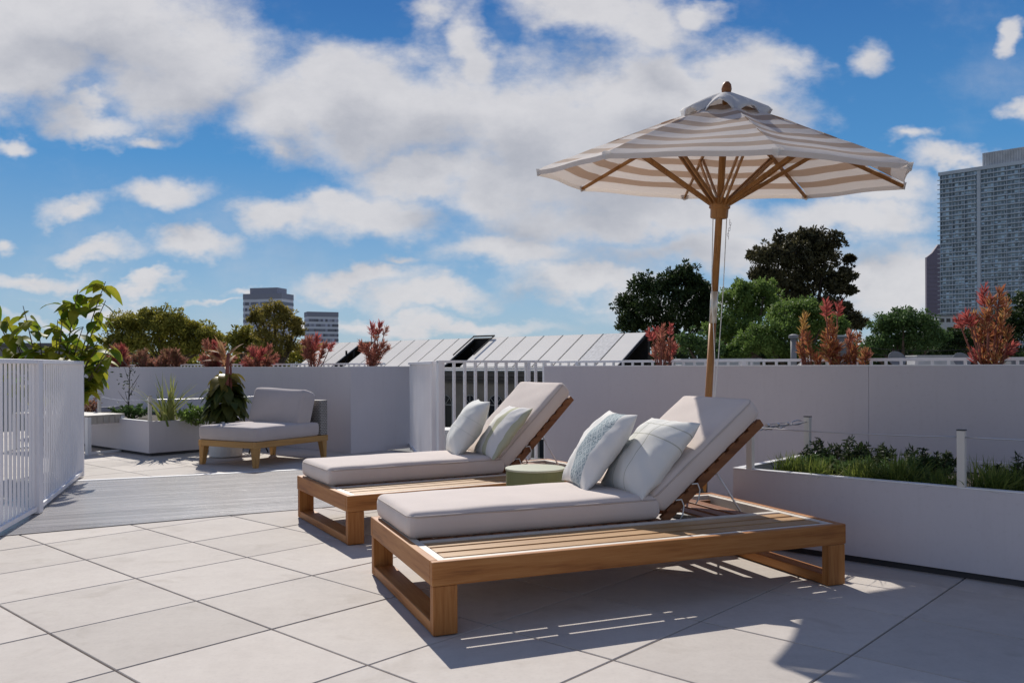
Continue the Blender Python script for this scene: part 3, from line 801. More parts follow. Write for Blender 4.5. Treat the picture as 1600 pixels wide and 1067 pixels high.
# pocket flaps at the rib tips
for k in range(NP):
    a = k * PI / 4; d = Vector((math.cos(a), math.sin(a), 0)); s_ = Vector((-d.y, d.x, 0))
    P_ = d * (RR + .004); zz = RIM + .004
    mb = MB(); pts = []
    for sgn, dz in ((-1, .004), (-.5, .006), (0, .008), (.5, .006), (1, .004)): pts.append((sgn, dz))
    V_ = [MT @ (P_ + s_ * (.032 * s1) - d * (.018 * abs(s1)) + Vector((0, 0, zz + dz))) for s1, dz in pts] + [MT @ (P_ + s_ * (.028 * s1) - d * (.02 * abs(s1) + .01 ) + Vector((0, 0, zz - .042 + .014 * abs(s1)))) for s1, dz in pts]
    mb.add(V_, [(i, i + 1, i + 6, i + 5) for i in range(4)])
    fo = mb.build('tip_pocket', 'canopy_white', rt); fo.modifiers.new('t', 'SOLIDIFY').thickness = .003
    # rib under the cloth and paired strut up from the runner
    mb = MB(); mb.bar(MT @ (d * .055 + Vector((0, 0, slope(.055) - .026))), MT @ (d * (RR - .015) + Vector((0, 0, slope(RR - .015) - .022))), .018, .030, ax, .75)
    rb = mb.build('rib', 'pole_wood', rt, bevel=.002)
    rm = .66
    mb = MB()
    for o_ in (-.016, .016):
        mb.bar(MT @ (d * .062 + s_ * o_ + Vector((0, 0, 2.135))), MT @ (d * rm + s_ * o_ + Vector((0, 0, slope(rm) - .035))), .011, .026, ax)
    mb.build('strut', 'pole_wood', rt, bevel=.002)
# wind vent cap: a smaller loose canopy with wavy hem
vc = MB(); na = 64; nr = 9; vs = []; uv = []; fs = []
for i in range(nr + 1):
    tt = i / nr; r_ = .03 + .275 * tt
    for j in range(na):
        a = 2 * PI * j / na
        rib = abs(math.sin(4 * a)) ; oc = math.cos(PI / 8) / math.cos(((a + PI / 8) % (PI / 4)) - PI / 8)
        lift = .055 * rib * tt ** 2 - .045 * tt ** 3 * (1 - rib)
        wob = .02 * math.sin(3 * a + 1) * tt ** 2 + .012 * math.sin(7 * a) * tt ** 3
        z = 2.86 - .155 * tt ** 1.35 + lift + wob - (.0 if tt < .9 else .012)
        vs.append(MT @ Vector((r_ * oc * math.cos(a), r_ * oc * math.sin(a), z))); uv.append((0, tt))
for i in range(nr):
    for j in range(na): fs.append((i * na + j, (i + 1) * na + j, (i + 1) * na + (j + 1) % na, i * na + (j + 1) % na))
vc.add(vs, fs, uv); vo = vc.build('vent_cap', 'canopy_white', rt, smooth=True); vo.modifiers.new('t', 'SOLIDIFY').thickness = .002
tb('cord', 'cord', [(-.045, -.02, 2.05), (-.03, -.03, 1.6), (.02, -.03, 1.1), (.03, -.03, .8), (.032, -.03, .55)], .003, 6)
tb('cord', 'cord', [(.047, -.02, 2.05), (.05, -.03, 1.6), (.045, -.03, 1.1), (.036, -.03, .8), (.034, -.03, .55)], .003, 6)
mb = MB()
for i in range(7):
    c0 = Vector((.066 + .006 * math.sin(i), -.03, 2.02 - i * .018))
    mb.tube([MT @ (c0 + Vector((.006 * math.cos(t) * (1 if i % 2 else .3), .006 * math.cos(t) * (.3 if i % 2 else 1), .012 * math.sin(t)))) for t in np.linspace(0, 2 * PI, 9)], .0016, 5, False)
mb.build('pin_chain', 'steel', rt)

# ------------------------------------------------------------------ armless lounge chair at the wall
CN = G(399.4, 732); CA = R(61.)
cd = Vector((math.cos(CA), math.sin(CA), 0))
rt = thing('lounge_chair', 'armless lounge chair with grey cushions, wooden legs and wicker back', 'chair', CN, CA)
DL, DW = 1.10, .84           # local x towards the back, y towards the far left
def leg(x, y, dx, dy):
    mb = MB(); w1, w0 = .075, .045
    P = []
    for z, w, ox, oy in ((0.0, w0, 0, 0), (.20, w1, dx, dy)):
        for a, c in ((-1, -1), (1, -1), (1, 1), (-1, 1)): P.append((x + ox + a * w / 2, y + oy + c * w / 2, z))
    mb.add(P, [(0, 3, 2, 1), (4, 5, 6, 7), (0, 1, 5, 4), (1, 2, 6, 5), (2, 3, 7, 6), (3, 0, 4, 7)])
    mb.build('leg', 'chair_wood_z', rt, bevel=.004)
leg(.03, .03, .012, .012); leg(.03, DW - .03, .012, -.012); leg(DL - .04, .03, -.012, .012); leg(DL - .04, DW - .03, -.012, -.012)
mb = MB(); mb.box(0, DL, 0, .045, .2005, .265); mb.box(0, DL, DW - .045, DW, .2005, .265); mb.build('side_rail', 'chair_wood_x', rt, bevel=.004)
mb = MB(); mb.box(.0005, .045, .0455, DW - .0455, .2005, .264); mb.box(DL - .045, DL - .0005, .0455, DW - .0455, .2005, .264); mb.box(.06, DL - .06, .05, DW - .05, .23, .245); mb.build('end_rail', 'chair_wood_y', rt, bevel=.004)
c = rounded(DL - .14, DW + .0, .15, .03, 26, .014, .003, 21); xf(c, Matrix.Translation(((DL - .14) / 2 + .0, DW / 2, .2655 + .075))).build('seat_cushion', 'grey_cushion', rt, smooth=True)
mb = MB(); mb.box(DL - .125, DL - .005, .0, DW, .2655, .66); mb.build('wicker_back', 'wicker', rt, bevel=.012)
c = rounded(.21, DW - .06, .44, .05, 24, .0, .004, 33)
# pillow-like back cushion: thinner towards the edges
vv = []
for p in c.v:
    k_ = 1 + .3 * (1 - (p[1] / (DW / 2)) ** 2) * (1 - (p[2] / .22) ** 2); vv.append((p[0] * k_, p[1], p[2] + .01 * math.sin(4 * p[1])))
c.v = vv
xf(c, Matrix.Translation((DL - .30, DW / 2, .40 + .165)) @ Matrix.Rotation(R(17), 4, 'Y')).build('back_cushion', 'grey_cushion', rt, smooth=True)

# white slatted bench at the left planter
BA = math.atan2(10.501 - 10.064, -4.783 + 5.023)
rt = thing('slatted_bench', 'white slatted bench on box legs beside the flax planter', 'bench', G(137, 711), BA)
W_, L_, H_ = .50, 1.5, .475     # x across, y along to the left
for y0 in (0, L_ - .05):
    for xa in (0, W_ - .05):
        mb = MB(); mb.box(xa, xa + .05, y0, y0 + .05, 0, H_ - .03); mb.build('leg', 'white_metal', rt, bevel=.002)
    mb = MB(); mb.box(.0505, W_ - .0505, y0 + .0005, y0 + .0495, .0, .03); mb.build('foot_bar', 'white_metal', rt, bevel=.002)
mb = MB(); mb.box(0, W_, 0, L_, H_ - .0295, H_ - .008); mb.build('bench_top', 'bench_slat', rt, bevel=.002)
mb = MB()
for k in range(5): mb.box(.051 + k * .08, .051 + k * .08 + .074, .004, .05, H_ - .115, H_ - .03)
mb.build('slat_ends', 'bench_slat', rt, bevel=.002)

# black metal chair half hidden behind the potted plant
rt = thing('folding_chair', 'black metal folding chair half hidden behind the potted plant', 'chair', (-3.14, 10.15, 0), R(35)); rt.scale = (.74, .74, .74)
for y0 in (0, .38):
    mb = MB(); mb.tube([(0, y0, 0), (.06, y0, .25), (.14, y0, .5), (.2, y0, .8), (.21, y0, .87)], .014, 8); mb.build('leg', 'black_metal', rt, smooth=True)
    mb = MB(); mb.tube([(.32, y0 + .02, 0), (.2, y0 + .02, .25), (.06, y0 + .02, .45)], .012, 8); mb.build('leg', 'black_metal', rt, smooth=True)
mb = MB(); mb.box(-.22, .14, .01, .37, .445, .465); mb.build('seat', 'black_metal', rt, bevel=.006)
mb = MB(); mb.tube([(.21, 0, .87), (.215, .06, .9), (.215, .32, .9), (.21, .38, .87)], .014, 8); mb.box(.17, .185, .01, .37, .62, .72); mb.build('backrest', 'black_metal', rt)

# ------------------------------------------------------------------ plants
def stems_obj(name, paths, mat, parent, origin):
    mb = MB()
    for pts, r in paths: mb.tube([Vector(p) - Vector(origin) for p in pts], r, 6)
    return mb.build(name, mat, parent, smooth=True)
def bezier(a, c, bend, k=7):
    a, c = np.array(a, float), np.array(c, float); m_ = (a + c) / 2 + np.array(bend, float)
    return [tuple((1 - t) ** 2 * a + 2 * t * (1 - t) * m_ + t * t * c) for t in np.linspace(0, 1, k)]
def grass_tuft(label, p, h, spread, k, mat, name='grass_tuft', cat='ornamental grass', wide=.006, group=None, up=.55):
    k = int(k)
    p = Vector(p); az = rng.uniform(0, 2 * PI, k); lean = np.abs(rng.normal(0, spread, k)); hh = h * rng.uniform(.6, 1.1, k)
    Vs = []; Fs = []
    for i in range(k):
        d = np.array([math.cos(az[i]), math.sin(az[i]), 0]); s_ = np.array([-d[1], d[0], 0]); b0 = np.array([rng.normal(0, .04), rng.normal(0, .04), 0])
        L = hh[i]; w = wide * rng.uniform(.7, 1.3)
        base = len(Vs)
        tw = rng.normal(0, .6)
        s2 = s_ * math.cos(tw) + d * math.sin(tw)
        for q in (0, .35, .7, 1.):
            c = b0 + d * (lean[i] * L * q ** 1.6 * 1.6) + np.array([0, 0, L * (q - .38 * min(1.4, lean[i]) * q ** 2.4)])
            ww = w * (1 - q ** 2 * .95)
            Vs += [c - s2 * ww, c + s2 * ww]
        for q in range(3): Fs.append((base + 2 * q, base + 2 * q + 1, base + 2 * q + 3, base + 2 * q + 2))
    o = numpy_mesh(name, np.array(Vs), np.array(Fs), mat); o.location = p
    return tag(o, label, cat, group)
def shrub(name, label, p, w, h, nst, mat, stem, leafL, leafW, perst, cat='shrub', group=None, upb=.5, lower=.3, seeds=None, tip=None):
    """branching stems with leaves along their upper part"""
    p = Vector(p); rt = thing(name, label, cat, p, 0, group)
    paths = []; LP = []; LD = []; TP = []; TD = []
    for i in range(nst):
        a = rng.uniform(0, 2 * PI); rr = w / 2 * math.sqrt(rng.uniform(.05, 1))
        e = np.array([rr * math.cos(a), rr * math.sin(a), h * rng.uniform(.55, 1.) * (1 - .3 * (rr / (w / 2)) ** 2)])
        pts = bezier((0, 0, 0), e, (e[0] * .25, e[1] * .25, h * .12)); paths.append((pts, [max(.0018, .008 * (1 - q / 7.5)) * (h / .5) ** .5 for q in range(7)]))
        P = np.array(pts); seg = rng.uniform(lower, 1, perst); ii = np.minimum((seg * 6).astype(int), 5); fr = seg * 6 - ii
        pos = P[ii] * (1 - fr)[:, None] + P[ii + 1] * fr[:, None]; dr = unit(P[ii + 1] - P[ii])
        ld = unit(dr * upb + ball(perst) * (1 - upb * .4))
        LP.append(pos); LD.append(ld)
    V, Fq = leaf_quads(np.concatenate(LP), np.concatenate(LD), leafL * rng.uniform(.6, 1.15, len(np.concatenate(LP))), leafW)
    fo = numpy_mesh('foliage', V, Fq, mat, rt)
    mb = MB()
    for pts, r in paths: mb.tube(pts, r, 5)
    mb.build('stem', stem, rt, smooth=True)
    return rt
# near planter: grasses and dark low shrubs (positions read on the soil)
sz = .37
def onsoil(px, py, z=sz): return G(px, py, z)
k = 0
for px, D_, h, lab in ((1235, 4.85, .20, 'feathery green grass tuft at the corner end of the near planter'),
                  (1275, 4.74, .16, 'low bright grass tuft second from the planter corner'),
                  (1350, 4.74, .19, 'green grass tuft midway along the near planter, beside the dark shrub'),
                  (1405, 4.74, .20, 'yellow green grass tuft between the two dark shrubs of the planter'),
                  (1475, 4.72, .17, 'green grass tuft just left of the front cable post'),
                  (1545, 4.72, .20, 'bright grass tuft just right of the front cable post'),
                  (1585, 4.9, .17, 'grass tuft at the photo edge of the near planter')):
    grass_tuft(lab, DT(D_, TPX(D_, px), sz), h * rng.uniform(.75, 1.15), .5, 250, 'leaf_grass', wide=.0036, group='grasses in the near planter')
for px, D_, w, h, lab in ((1303, 5.15, .42, .27, 'dark leafy shrub beside the back cable post'),
                     (1360, 5.2, .34, .22, 'dark low shrub behind the middle grass tufts'),
                     (1452, 5.05, .34, .25, 'dark leafy shrub behind the front cable post'),
                     (1592, 5.05, .34, .22, 'dark shrub at the photo edge of the near planter')):
    shrub('dark_shrub', lab, DT(D_, TPX(D_, px), sz), w, h * .98, 34, 'leaf_deepgreen', 'dark_bark', .036, .010, 60, upb=.2, lower=.05, group='dark shrubs in the near planter')
for px, D_, w, h, lab in ((1318, 4.95, .30, .15, 'low green mound between the first two bright tufts and the planter rim'), (1440, 4.95, .30, .17, 'feathery green mound in front of the dark shrub left of the front post'), (1378, 4.95, .3, .16, 'low green mound in the middle of the near planter'), (1262, 4.95, .26, .15, 'low green mound near the planter corner, before the back post')):
    shrub('ground_shrub', lab, DT(D_, TPX(D_, px), sz), w, h, 34, 'leaf_bush', 'green_stem', .035, .008, 60, upb=.45, lower=.05, group='low green mounds in the near planter')
# far planter: flax, sapling, low plants
fz = .335
fp = DT(DP2 + .28, TPX(DP2 + .28, 262), fz)
grass_tuft('spiky yellow green flax with sword leaves in the far planter', fp, .62, .36, 46, 'leaf_flax', 'flax_plant', 'plant', .017)
shrub('green_shrub', 'bushy bright green plant right of the flax', DT(DP2 + .5, TPX(DP2 + .5, 306), fz), .5, .25, 22, 'leaf_mid', 'green_stem', .07, .025, 36)
shrub('dark_shrub', 'low dark green shrub left of the flax', DT(DP2 + .55, TPX(DP2 + .55, 207), fz), .55, .24, 20, 'leaf_bush', 'dark_bark', .06, .024, 34)
shrub('dark_shrub', 'low brownish shrub behind the bench', DT(DP2 + .45, TPX(DP2 + .45, 140), fz), .6, .32, 18, 'leaf_drab', 'dark_bark', .05, .018, 26)
sp0 = DT(DP2 + .5, TPX(DP2 + .5, 200), fz)
rt = thing('sapling', 'thin bare sapling with few twigs in the far planter', 'sapling', sp0)
mb = MB()
main = bezier((0, 0, 0), (.02, .02, .78), (.0, .0, .02), 9); mb.tube(main, [.012 - .001 * i for i in range(9)], 6)
for i in range(9):
    b0 = Vector(main[2 + i % 6]); a = random.uniform(0, 6.28); e = b0 + Vector((.13 * math.cos(a), .13 * math.sin(a), .14 + .08 * random.random())); mb.tube(bezier(b0, e, (0, 0, -.02), 5), [.005, .004, .004, .003, .002], 5)
mb.build('trunk', 'grey_stem', rt, smooth=True)
V, Fq = leaf_quads(rng.uniform((-.14, -.14, .1), (.14, .14, .85), (46, 3)), ball(46), .05, .02); numpy_mesh('foliage', V, Fq, 'leaf_deepgreen', rt)

# potted plant
pp0 = Vector((-3.32, 9.86, 0))
rt = thing('potted_plant', 'white pot with drooping dark leaves and a cream topped stem', 'potted plant', pp0)
mb = MB(); mb.lathe([(.17, 0.004), (.185, .012), (.20, .40), (.20, .415), (.185, .415), (.18, .36)], 32); mb.build('pot', 'pot_white', rt, smooth=False)
mb = MB(); mb.tube([(0, 0, .34), (.01, 0, .7), (.02, 0, 1.0), (.035, 0, 1.2)], [.03, .026, .022, .018], 8); mb.tube([(0.03, .02, .34), (.05, .03, .8), (.05, .03, 1.05)], [.02, .017, .012], 8); mb.build('stem', 'red_stem', rt, smooth=True)
def broad(P, D, L, W, nseg=5, droop=.5, fold=.18, per=None):
    """broad leaves with a midrib fold: strips of 2*nseg quads"""
    Vs, Fs = [], []; b0 = 0
    for i in range(len(P)):
        p, d = np.array(P[i], float), unit(np.array(D[i], float)); l = L[i]; w = W[i]
        s_ = np.cross(d, [0, 0, 1.]); s_ = unit(s_ + 1e-6) ; r_ = rng.normal(0, .35); nrm = np.cross(s_, d); s_ = s_ * math.cos(r_) + nrm * math.sin(r_); nrm = np.cross(s_, d)
        cur = p.copy(); dd = d.copy()
        for q in range(nseg + 1):
            t = q / nseg; ww = w * .5 * math.sin(PI * min(1, (t * .93 + .05)) ** .8)
            Vs += [cur - s_ * ww + nrm * fold * ww, cur, cur + s_ * ww + nrm * fold * ww]
            dd = unit(dd + np.array([0, 0, -droop / nseg])); cur = cur + dd * l / nseg
        for q in range(nseg):
            k_ = b0 + 3 * q; Fs += [(k_, k_ + 1, k_ + 4, k_ + 3), (k_ + 1, k_ + 2, k_ + 5, k_ + 4)]
        b0 += 3 * (nseg + 1)
    return np.array(Vs), np.array(Fs)
def ring_leaves(k, z0, z1, r0, el0, el1, L, W, droop):
    a = rng.uniform(0, 2 * PI, k); z = rng.uniform(z0, z1, k); el = rng.uniform(el0, el1, k)
    P = np.stack([r0 * np.cos(a), r0 * np.sin(a), z], 1); D = np.stack([np.cos(a) * np.cos(el), np.sin(a) * np.cos(el), np.sin(el)], 1)
    return broad(P, D, L * rng.uniform(.75, 1.15, k), W * rng.uniform(.75, 1.15, k), 5, droop)
V, Fq = merge([ring_leaves(60, .55, .84, .07, -.5, .5, .27, .14, 1.5), ring_leaves(30, .44, .62, .08, -.6, .3, .28, .13, 1.6)]); numpy_mesh('foliage', V, Fq, 'leaf_pot', rt, smooth=True)
V, Fq = ring_leaves(24, .80, .97, .05, -.2, .6, .25, .13, 1.5); numpy_mesh('upper_leaves', V, Fq, 'leaf_olive', rt, smooth=True)
V, Fq = ring_leaves(17, 1.0, 1.2, .02, .3, 1.3, .27, .05, .7); numpy_mesh('crown_leaves', V, Fq, 'leaf_cream', rt, smooth=True)

# big leafed shrub behind the left fence
bp = Vector((-4.62, 8.55, 0))
rt = thing('leafy_shrub', 'big leafed yellow green shrub leaning over the left picket fence', 'shrub', bp)
paths = []; LP = []; LD = []
tops = [(F(36, 478, 8.5)), F(100, 470, 8.45), F(122, 452, 8.4), F(165, 440, 8.5), F(165, 470, 8.35), F(60, 515, 8.4), F(95, 520, 8.3), F(130, 510, 8.3), F(160, 520, 8.5), F(180, 530, 8.4), F(110, 545, 8.2), F(150, 545, 8.4), F(70, 545, 8.5), F(10, 500, 8.6), F(-20, 470, 8.6), F(30, 540, 8.6), F(140, 535, 8.7), F(120, 525, 8.8), F(172, 548, 8.3), F(-10, 530, 8.5), F(90, 500, 8.6), F(158, 575, 8.35)]
for i, tp in enumerate(tops):
    e = np.array(tp - bp); st_ = np.array([e[0] * .3, e[1] * .3, .5])
    pts = bezier((e[0] * .1, e[1] * .1, .2), e, (e[0] * -.05, e[1] * .0, .18), 8); paths.append((pts, [.012 - .0012 * q for q in range(8)]))
    k_ = 9 if i < 5 else 14
    P = np.array(pts)
    for j in range(k_):
        s_ = rng.uniform(.8, 1.0) if i < 5 else rng.uniform(.45, 1.0); ii = min(6, int(s_ * 7)); pos = P[ii] + (P[ii + 1] - P[ii]) * (s_ * 7 - ii)
        a = rng.uniform(0, 2 * PI); LP.append(pos + rng.normal(0, .02, 3)); LD.append([math.cos(a), math.sin(a), rng.uniform(-.5, .45)])
k_ = len(LP)
V, Fq = broad(LP, LD, .22 * rng.uniform(.6, 1.2, k_), .12 * rng.uniform(.7, 1.15, k_), 5, 1.1)
numpy_mesh('foliage', V, Fq, 'leaf_big', rt, smooth=True)
mb = MB()
for pts, r in paths: mb.tube(pts, r, 6)
mb.tube([(0, 0, -.1), (0, 0, .3)], .03, 8)
mb.build('stem', 'bark', rt, smooth=True)

# red conebushes in the soil strip on top of the walls
def conebush(label, p, heads, mat, tipmat, tips=()):
    """heads = (px, py of the tip, length px, radius px): bottlebrush shoots joined to the root by thin stems"""
    k = p.y / FOC; rt = thing('conebush', label, 'shrub', p, 0, 'red leaved shrubs along the parapet'); mb = MB()
    LP, LD, LL_, TP, TD, TL = [], [], [], [], [], []
    for i, (px, py, ln, rd) in enumerate(heads):
        tip = np.array(F(px, py, p.y + rng.uniform(-.10, .10)) - p); l = ln * k; r_ = rd * k
        ax_ = unit(np.array([tip[0] * .75 + rng.normal(0, .05), tip[1] * .3 + rng.normal(0, .05), max(.08, tip[2])])); b0 = tip - ax_ * l
        b0[2] = max(b0[2], -.02)
        st_ = bezier((rng.normal(0, .012), rng.normal(0, .012), -.06), tuple(b0), (b0[0] * .1, 0, -.12 * b0[2]), 7) + [tuple(b0 + (tip - b0) * .5), tuple(tip - ax_ * r_ * .3)]
        mb.tube(st_, [.008, .0075, .007, .0065, .006, .0055, .005, .004, .0025], 5)
        n_ = int(40 + 105 * (l / .22) * (r_ / .08)); q = rng.uniform(0, 1, n_); side = unit(np.cross(ax_, ball(n_)))
        pos = b0 + np.outer(q, tip - b0 - ax_ * r_ * .5)
        ld = unit(ax_ * (.55 + .5 * q[:, None]) + side * (.95 - .45 * q[:, None])); up_ = (i in tips)
        ls = r_ * 1.35 * rng.uniform(.55, 1.25, n_) * (1 - .25 * np.abs(q - .45))
        (TP if up_ else LP).append(pos); (TD if up_ else LD).append(ld); (TL if up_ else LL_).append(ls)
        # sparse leaves down the stem
        S_ = np.array(st_[3:7]); n2 = 7; ii = rng.integers(0, 3, n2); fr = rng.random(n2)[:, None]
        LP.append(S_[ii] * (1 - fr) + S_[ii + 1] * fr); LD.append(unit(ball(n2) + ax_ * .7)); LL_.append(np.full(n2, r_ * .9))
    def lay(nm, P_, D_, L_, m_):
        if not P_: return
        if nm == 'flower_head':
            for a_, d_, l_ in zip(P_, D_, L_):
                V, Fq = leaf_quads(a_, d_, l_, np.clip(l_ * .16, .006, .014), .12); numpy_mesh(nm, V, Fq, m_, rt)
            return
        P_, D_, L_ = np.concatenate(P_), np.concatenate(D_), np.concatenate(L_)
        V, Fq = leaf_quads(P_, D_, L_, np.clip(L_ * .15, .006, .013), .12); numpy_mesh(nm, V, Fq, m_, rt)
    lay('foliage', LP, LD, LL_, mat); lay('flower_head', TP, TD, TL, tipmat)
    mb.build('stem', 'red_stem', rt, smooth=True)
def wallp(px, off=.22): return DT(DWALL + off, TPX(DWALL + off, px), .965)
def tuft(px, w, y0, y1, k, ln=22, rd=9):
    out = []
    for i in range(k):
        a = -1 + 2 * (i + .5) / k; x = px + a * w / 2 + rng.uniform(-.12, .12) * w; h = (1 - .45 * a * a) * rng.uniform(.45, 1.05)
        out.append((x, y1 - (y1 - y0) * min(1, h), ln * rng.uniform(.8, 1.2), rd * rng.uniform(.8, 1.2)))
    for i in range(k // 2): out.append((px + rng.uniform(-.4, .4) * w, y1 - (y1 - y0) * rng.uniform(.25, .5), ln, rd))
    return out
conebush('drab red shrub nearest the big leafed shrub, far end of chair wall', wallp(187), tuft(187, 40, 538, 578, 10, 18, 7), 'leaf_red', 'leaf_pinkred', (2, 5, 7))
conebush('brownish red low shrub, second along the chair wall', wallp(228), tuft(228, 44, 545, 578, 10, 16, 6.5), 'leaf_drab', 'leaf_red', (4,))
conebush('brownish rounded shrub, third along the chair wall', wallp(265), tuft(265, 46, 541, 578, 11, 17, 6.5), 'leaf_drab', 'leaf_red', (1, 3))
conebush('deep red bushy shrub right behind the cream topped potted plant', wallp(338), tuft(338, 56, 529, 578, 12, 22, 7.5), 'leaf_red', 'leaf_pinkred', (1, 2, 4, 5, 6, 7))
conebush('red shrub with separate heads above the chair, behind its cushion', wallp(405), tuft(408, 62, 538, 577, 10, 18, 7.5), 'leaf_red', 'leaf_pinkred', (0, 3, 5, 8))
conebush('dark red shrub leaning right, below the small office block', wallp(489), [(474, 530, 22, 9), (484, 527, 26, 10), (497, 524, 26, 9), (510, 534, 20, 8), (520, 536, 16, 7), (490, 542, 22, 10), (478, 545, 20, 9), (505, 550, 20, 7), (487, 556, 20, 8)], 'leaf_red', 'leaf_pinkred', (2, 4))
ps = K + Vector((UX * .42 - UY * .2, UY * .42 + UX * .2, .965))
conebush('tall dark red shrub with one long shoot before the white roof', ps, [(582, 505, 20, 8), (595, 503, 22, 8), (605, 510, 16, 6), (588, 514, 20, 8), (563, 533, 24, 8), (574, 537, 22, 9), (588, 536, 24, 9), (601, 533, 24, 8), (608, 540, 18, 7), (580, 550, 22, 10), (594, 552, 22, 10), (586, 560, 18, 8)], 'leaf_red', 'leaf_pinkred', (0, 1))
conebush('red shrub at the right end of the white roof', wallp(1034), [(1012, 516, 20, 8), (1024, 512, 22, 8), (1036, 507, 24, 7), (1048, 506, 18, 6), (1030, 524, 24, 10), (1046, 528, 22, 9), (1056, 536, 20, 8), (1036, 542, 24, 10), (1024, 540, 20, 8), (1042, 552, 18, 8)], 'leaf_red', 'leaf_pinkred', (0, 1, 3, 6))
conebush('slim golden orange shoot left of the large orange red shrub', wallp(1262), [(1259, 487, 32, 9), (1256, 512, 26, 8), (1262, 520, 24, 9), (1248, 536, 20, 8), (1264, 542, 20, 9), (1255, 548, 18, 8)], 'leaf_orange', 'leaf_gold2', (0,))
conebush('large orange red shrub with red tips before the green trees', wallp(1303), [(1291, 468, 28, 10), (1311, 472, 24, 9), (1296, 494, 32, 10), (1303, 512, 30, 10), (1288, 518, 26, 11), (1300, 532, 28, 13), (1312, 538, 26, 12), (1284, 542, 24, 12), (1296, 552, 22, 13), (1312, 556, 20, 12), (1276, 556, 18, 11)], 'leaf_orange', 'leaf_pinkred', (0, 1))
conebush('low spreading orange shrub leaning right over the railing', wallp(1335), [(1330, 518, 22, 10), (1342, 519, 20, 9), (1326, 530, 22, 10), (1338, 540, 24, 11), (1352, 546, 22, 10), (1360, 550, 18, 8), (1330, 550, 24, 11), (1345, 557, 18, 10), (1322, 556, 18, 10)], 'leaf_orange', 'leaf_red', (0, 5))
conebush('tallest orange red shrub, below the apartment tower', wallp(1545), [(1537, 448, 34, 12), (1564, 450, 34, 12), (1550, 462, 34, 12), (1508, 489, 26, 13), (1522, 486, 26, 12), (1495, 496, 20, 10), (1572, 466, 34, 11), (1540, 486, 34, 14), (1562, 492, 34, 14), (1574, 512, 26, 12), (1528, 512, 26, 13), (1550, 520, 30, 14), (1586, 536, 24, 11), (1566, 540, 28, 14), (1540, 546, 26, 14), (1524, 546, 22, 11), (1555, 554, 22, 14), (1536, 558, 16, 12)], 'leaf_orange', 'leaf_pinkred', (0, 3, 5, 12, 15))

# ------------------------------------------------------------------ trees beyond the terrace
def tree(name, label, Y, blobs, mat, leaf, bark='bark', nsub=16, nleaf=46, trunk=True, group=None, tone=1., subr=.38, flat=1., zb=-10., fill=.25, depth=.8):
    """blobs = (px, py, radius px): each becomes a lobe of leaf clumps"""
    L0 = [(F(px, py, Y + rng.uniform(-1, 1) * r_ * Y / FOC * depth), r_ * Y / FOC) for px, py, r_ in blobs]
    cx = sum(p.x for p, r_ in L0) / len(L0); base = Vector((cx, Y, zb)); rt = thing(name, label, 'tree', base, 0, group)
    Ps, Ds, Ns = [], [], []
    for c, r_ in L0:
        c = np.array(c - base)
        dirs = ball(nsub); dirs[:, 2] = np.abs(dirs[:, 2]) * .9 - .35 * rng.random(nsub); dirs = unit(dirs)
        for d in dirs:
            sc_ = c + d * r_ * rng.uniform(.55, .95) * np.array([1, 1, flat]); sr = r_ * subr * rng.uniform(.7, 1.25)
            k_ = int(nleaf * rng.uniform(.7, 1.2)); b_ = ball(k_); b_[:, 2] = b_[:, 2] * .8
            Ps.append(sc_ + b_ * sr * rng.uniform(.5, 1.05, k_)[:, None]); Ds.append(np.cross(unit(b_), ball(k_)) + b_ * .25); Ns.append(b_ + ball(k_) * .35)
        for q_ in range(7):                 # stray sprays beyond the lobe
            d = ball(1)[0]; d[2] = abs(d[2]) * .8 - .1; sc_ = c + unit(d) * r_ * rng.uniform(1.0, 1.28); k_ = int(nleaf * .38); b_ = ball(k_)
            Ps.append(sc_ + b_ * r_ * .17 * rng.uniform(.3, 1.1, k_)[:, None]); Ds.append(b_ + unit(d) * .8); Ns.append(ball(k_))
        k_ = int(nsub * nleaf * fill); b_ = ball(k_)
        Ps.append(c + b_ * r_ * (rng.random(k_) ** .5 * .75)[:, None]); Ds.append(ball(k_)); Ns.append(ball(k_))
    P, D = np.concatenate(Ps), np.concatenate(Ds)
    V, Fq = leaf_quads(P, D, leaf * rng.uniform(.6, 1.35, len(P)), leaf * .55, .1, np.concatenate(Ns))
    numpy_mesh('crown', V, Fq, mat, rt)
    mb = MB(); zc = min((c - base).z for c, r_ in L0); h0 = zc - 0.6 * max(r_ for c, r_ in L0)
    tr = max(.12, .02 * (zc)); mb.tube([(0, 0, 0), (.1, 0, h0 * .5), (0, 0, h0)], [tr * 1.4, tr, tr * .8], 8)
    for c, r_ in L0:
        e = c - base; mb.tube(bezier((0, 0, h0 * .97), e, (e.x * .1, 0, -.1 * abs(e.z - h0)), 6), [tr * .7, tr * .5, tr * .4, tr * .3, tr * .2, tr * .1], 6)
    mb.build('trunk', bark, rt, smooth=True)
    return rt
def lobes(pts): return pts
tree('pine_tree', 'broad rounded olive green pine left of the office tower', 60, [(190, 512, 24), (214, 508, 26), (246, 512, 24), (236, 500, 18), (268, 505, 22), (284, 520, 24), (306, 520, 22), (326, 528, 18), (204, 535, 22), (240, 540, 28), (280, 545, 26), (318, 548, 22), (340, 535, 12), (180, 540, 18)], 'leaf_pine', .19, nsub=24, nleaf=70)
tree('pine_tree', 'small round olive tree between the pine and the golden tree', 52, [(368, 530, 15), (384, 527, 14), (376, 545, 20), (400, 545, 18)], 'leaf_pine', .2, nsub=20, nleaf=40)
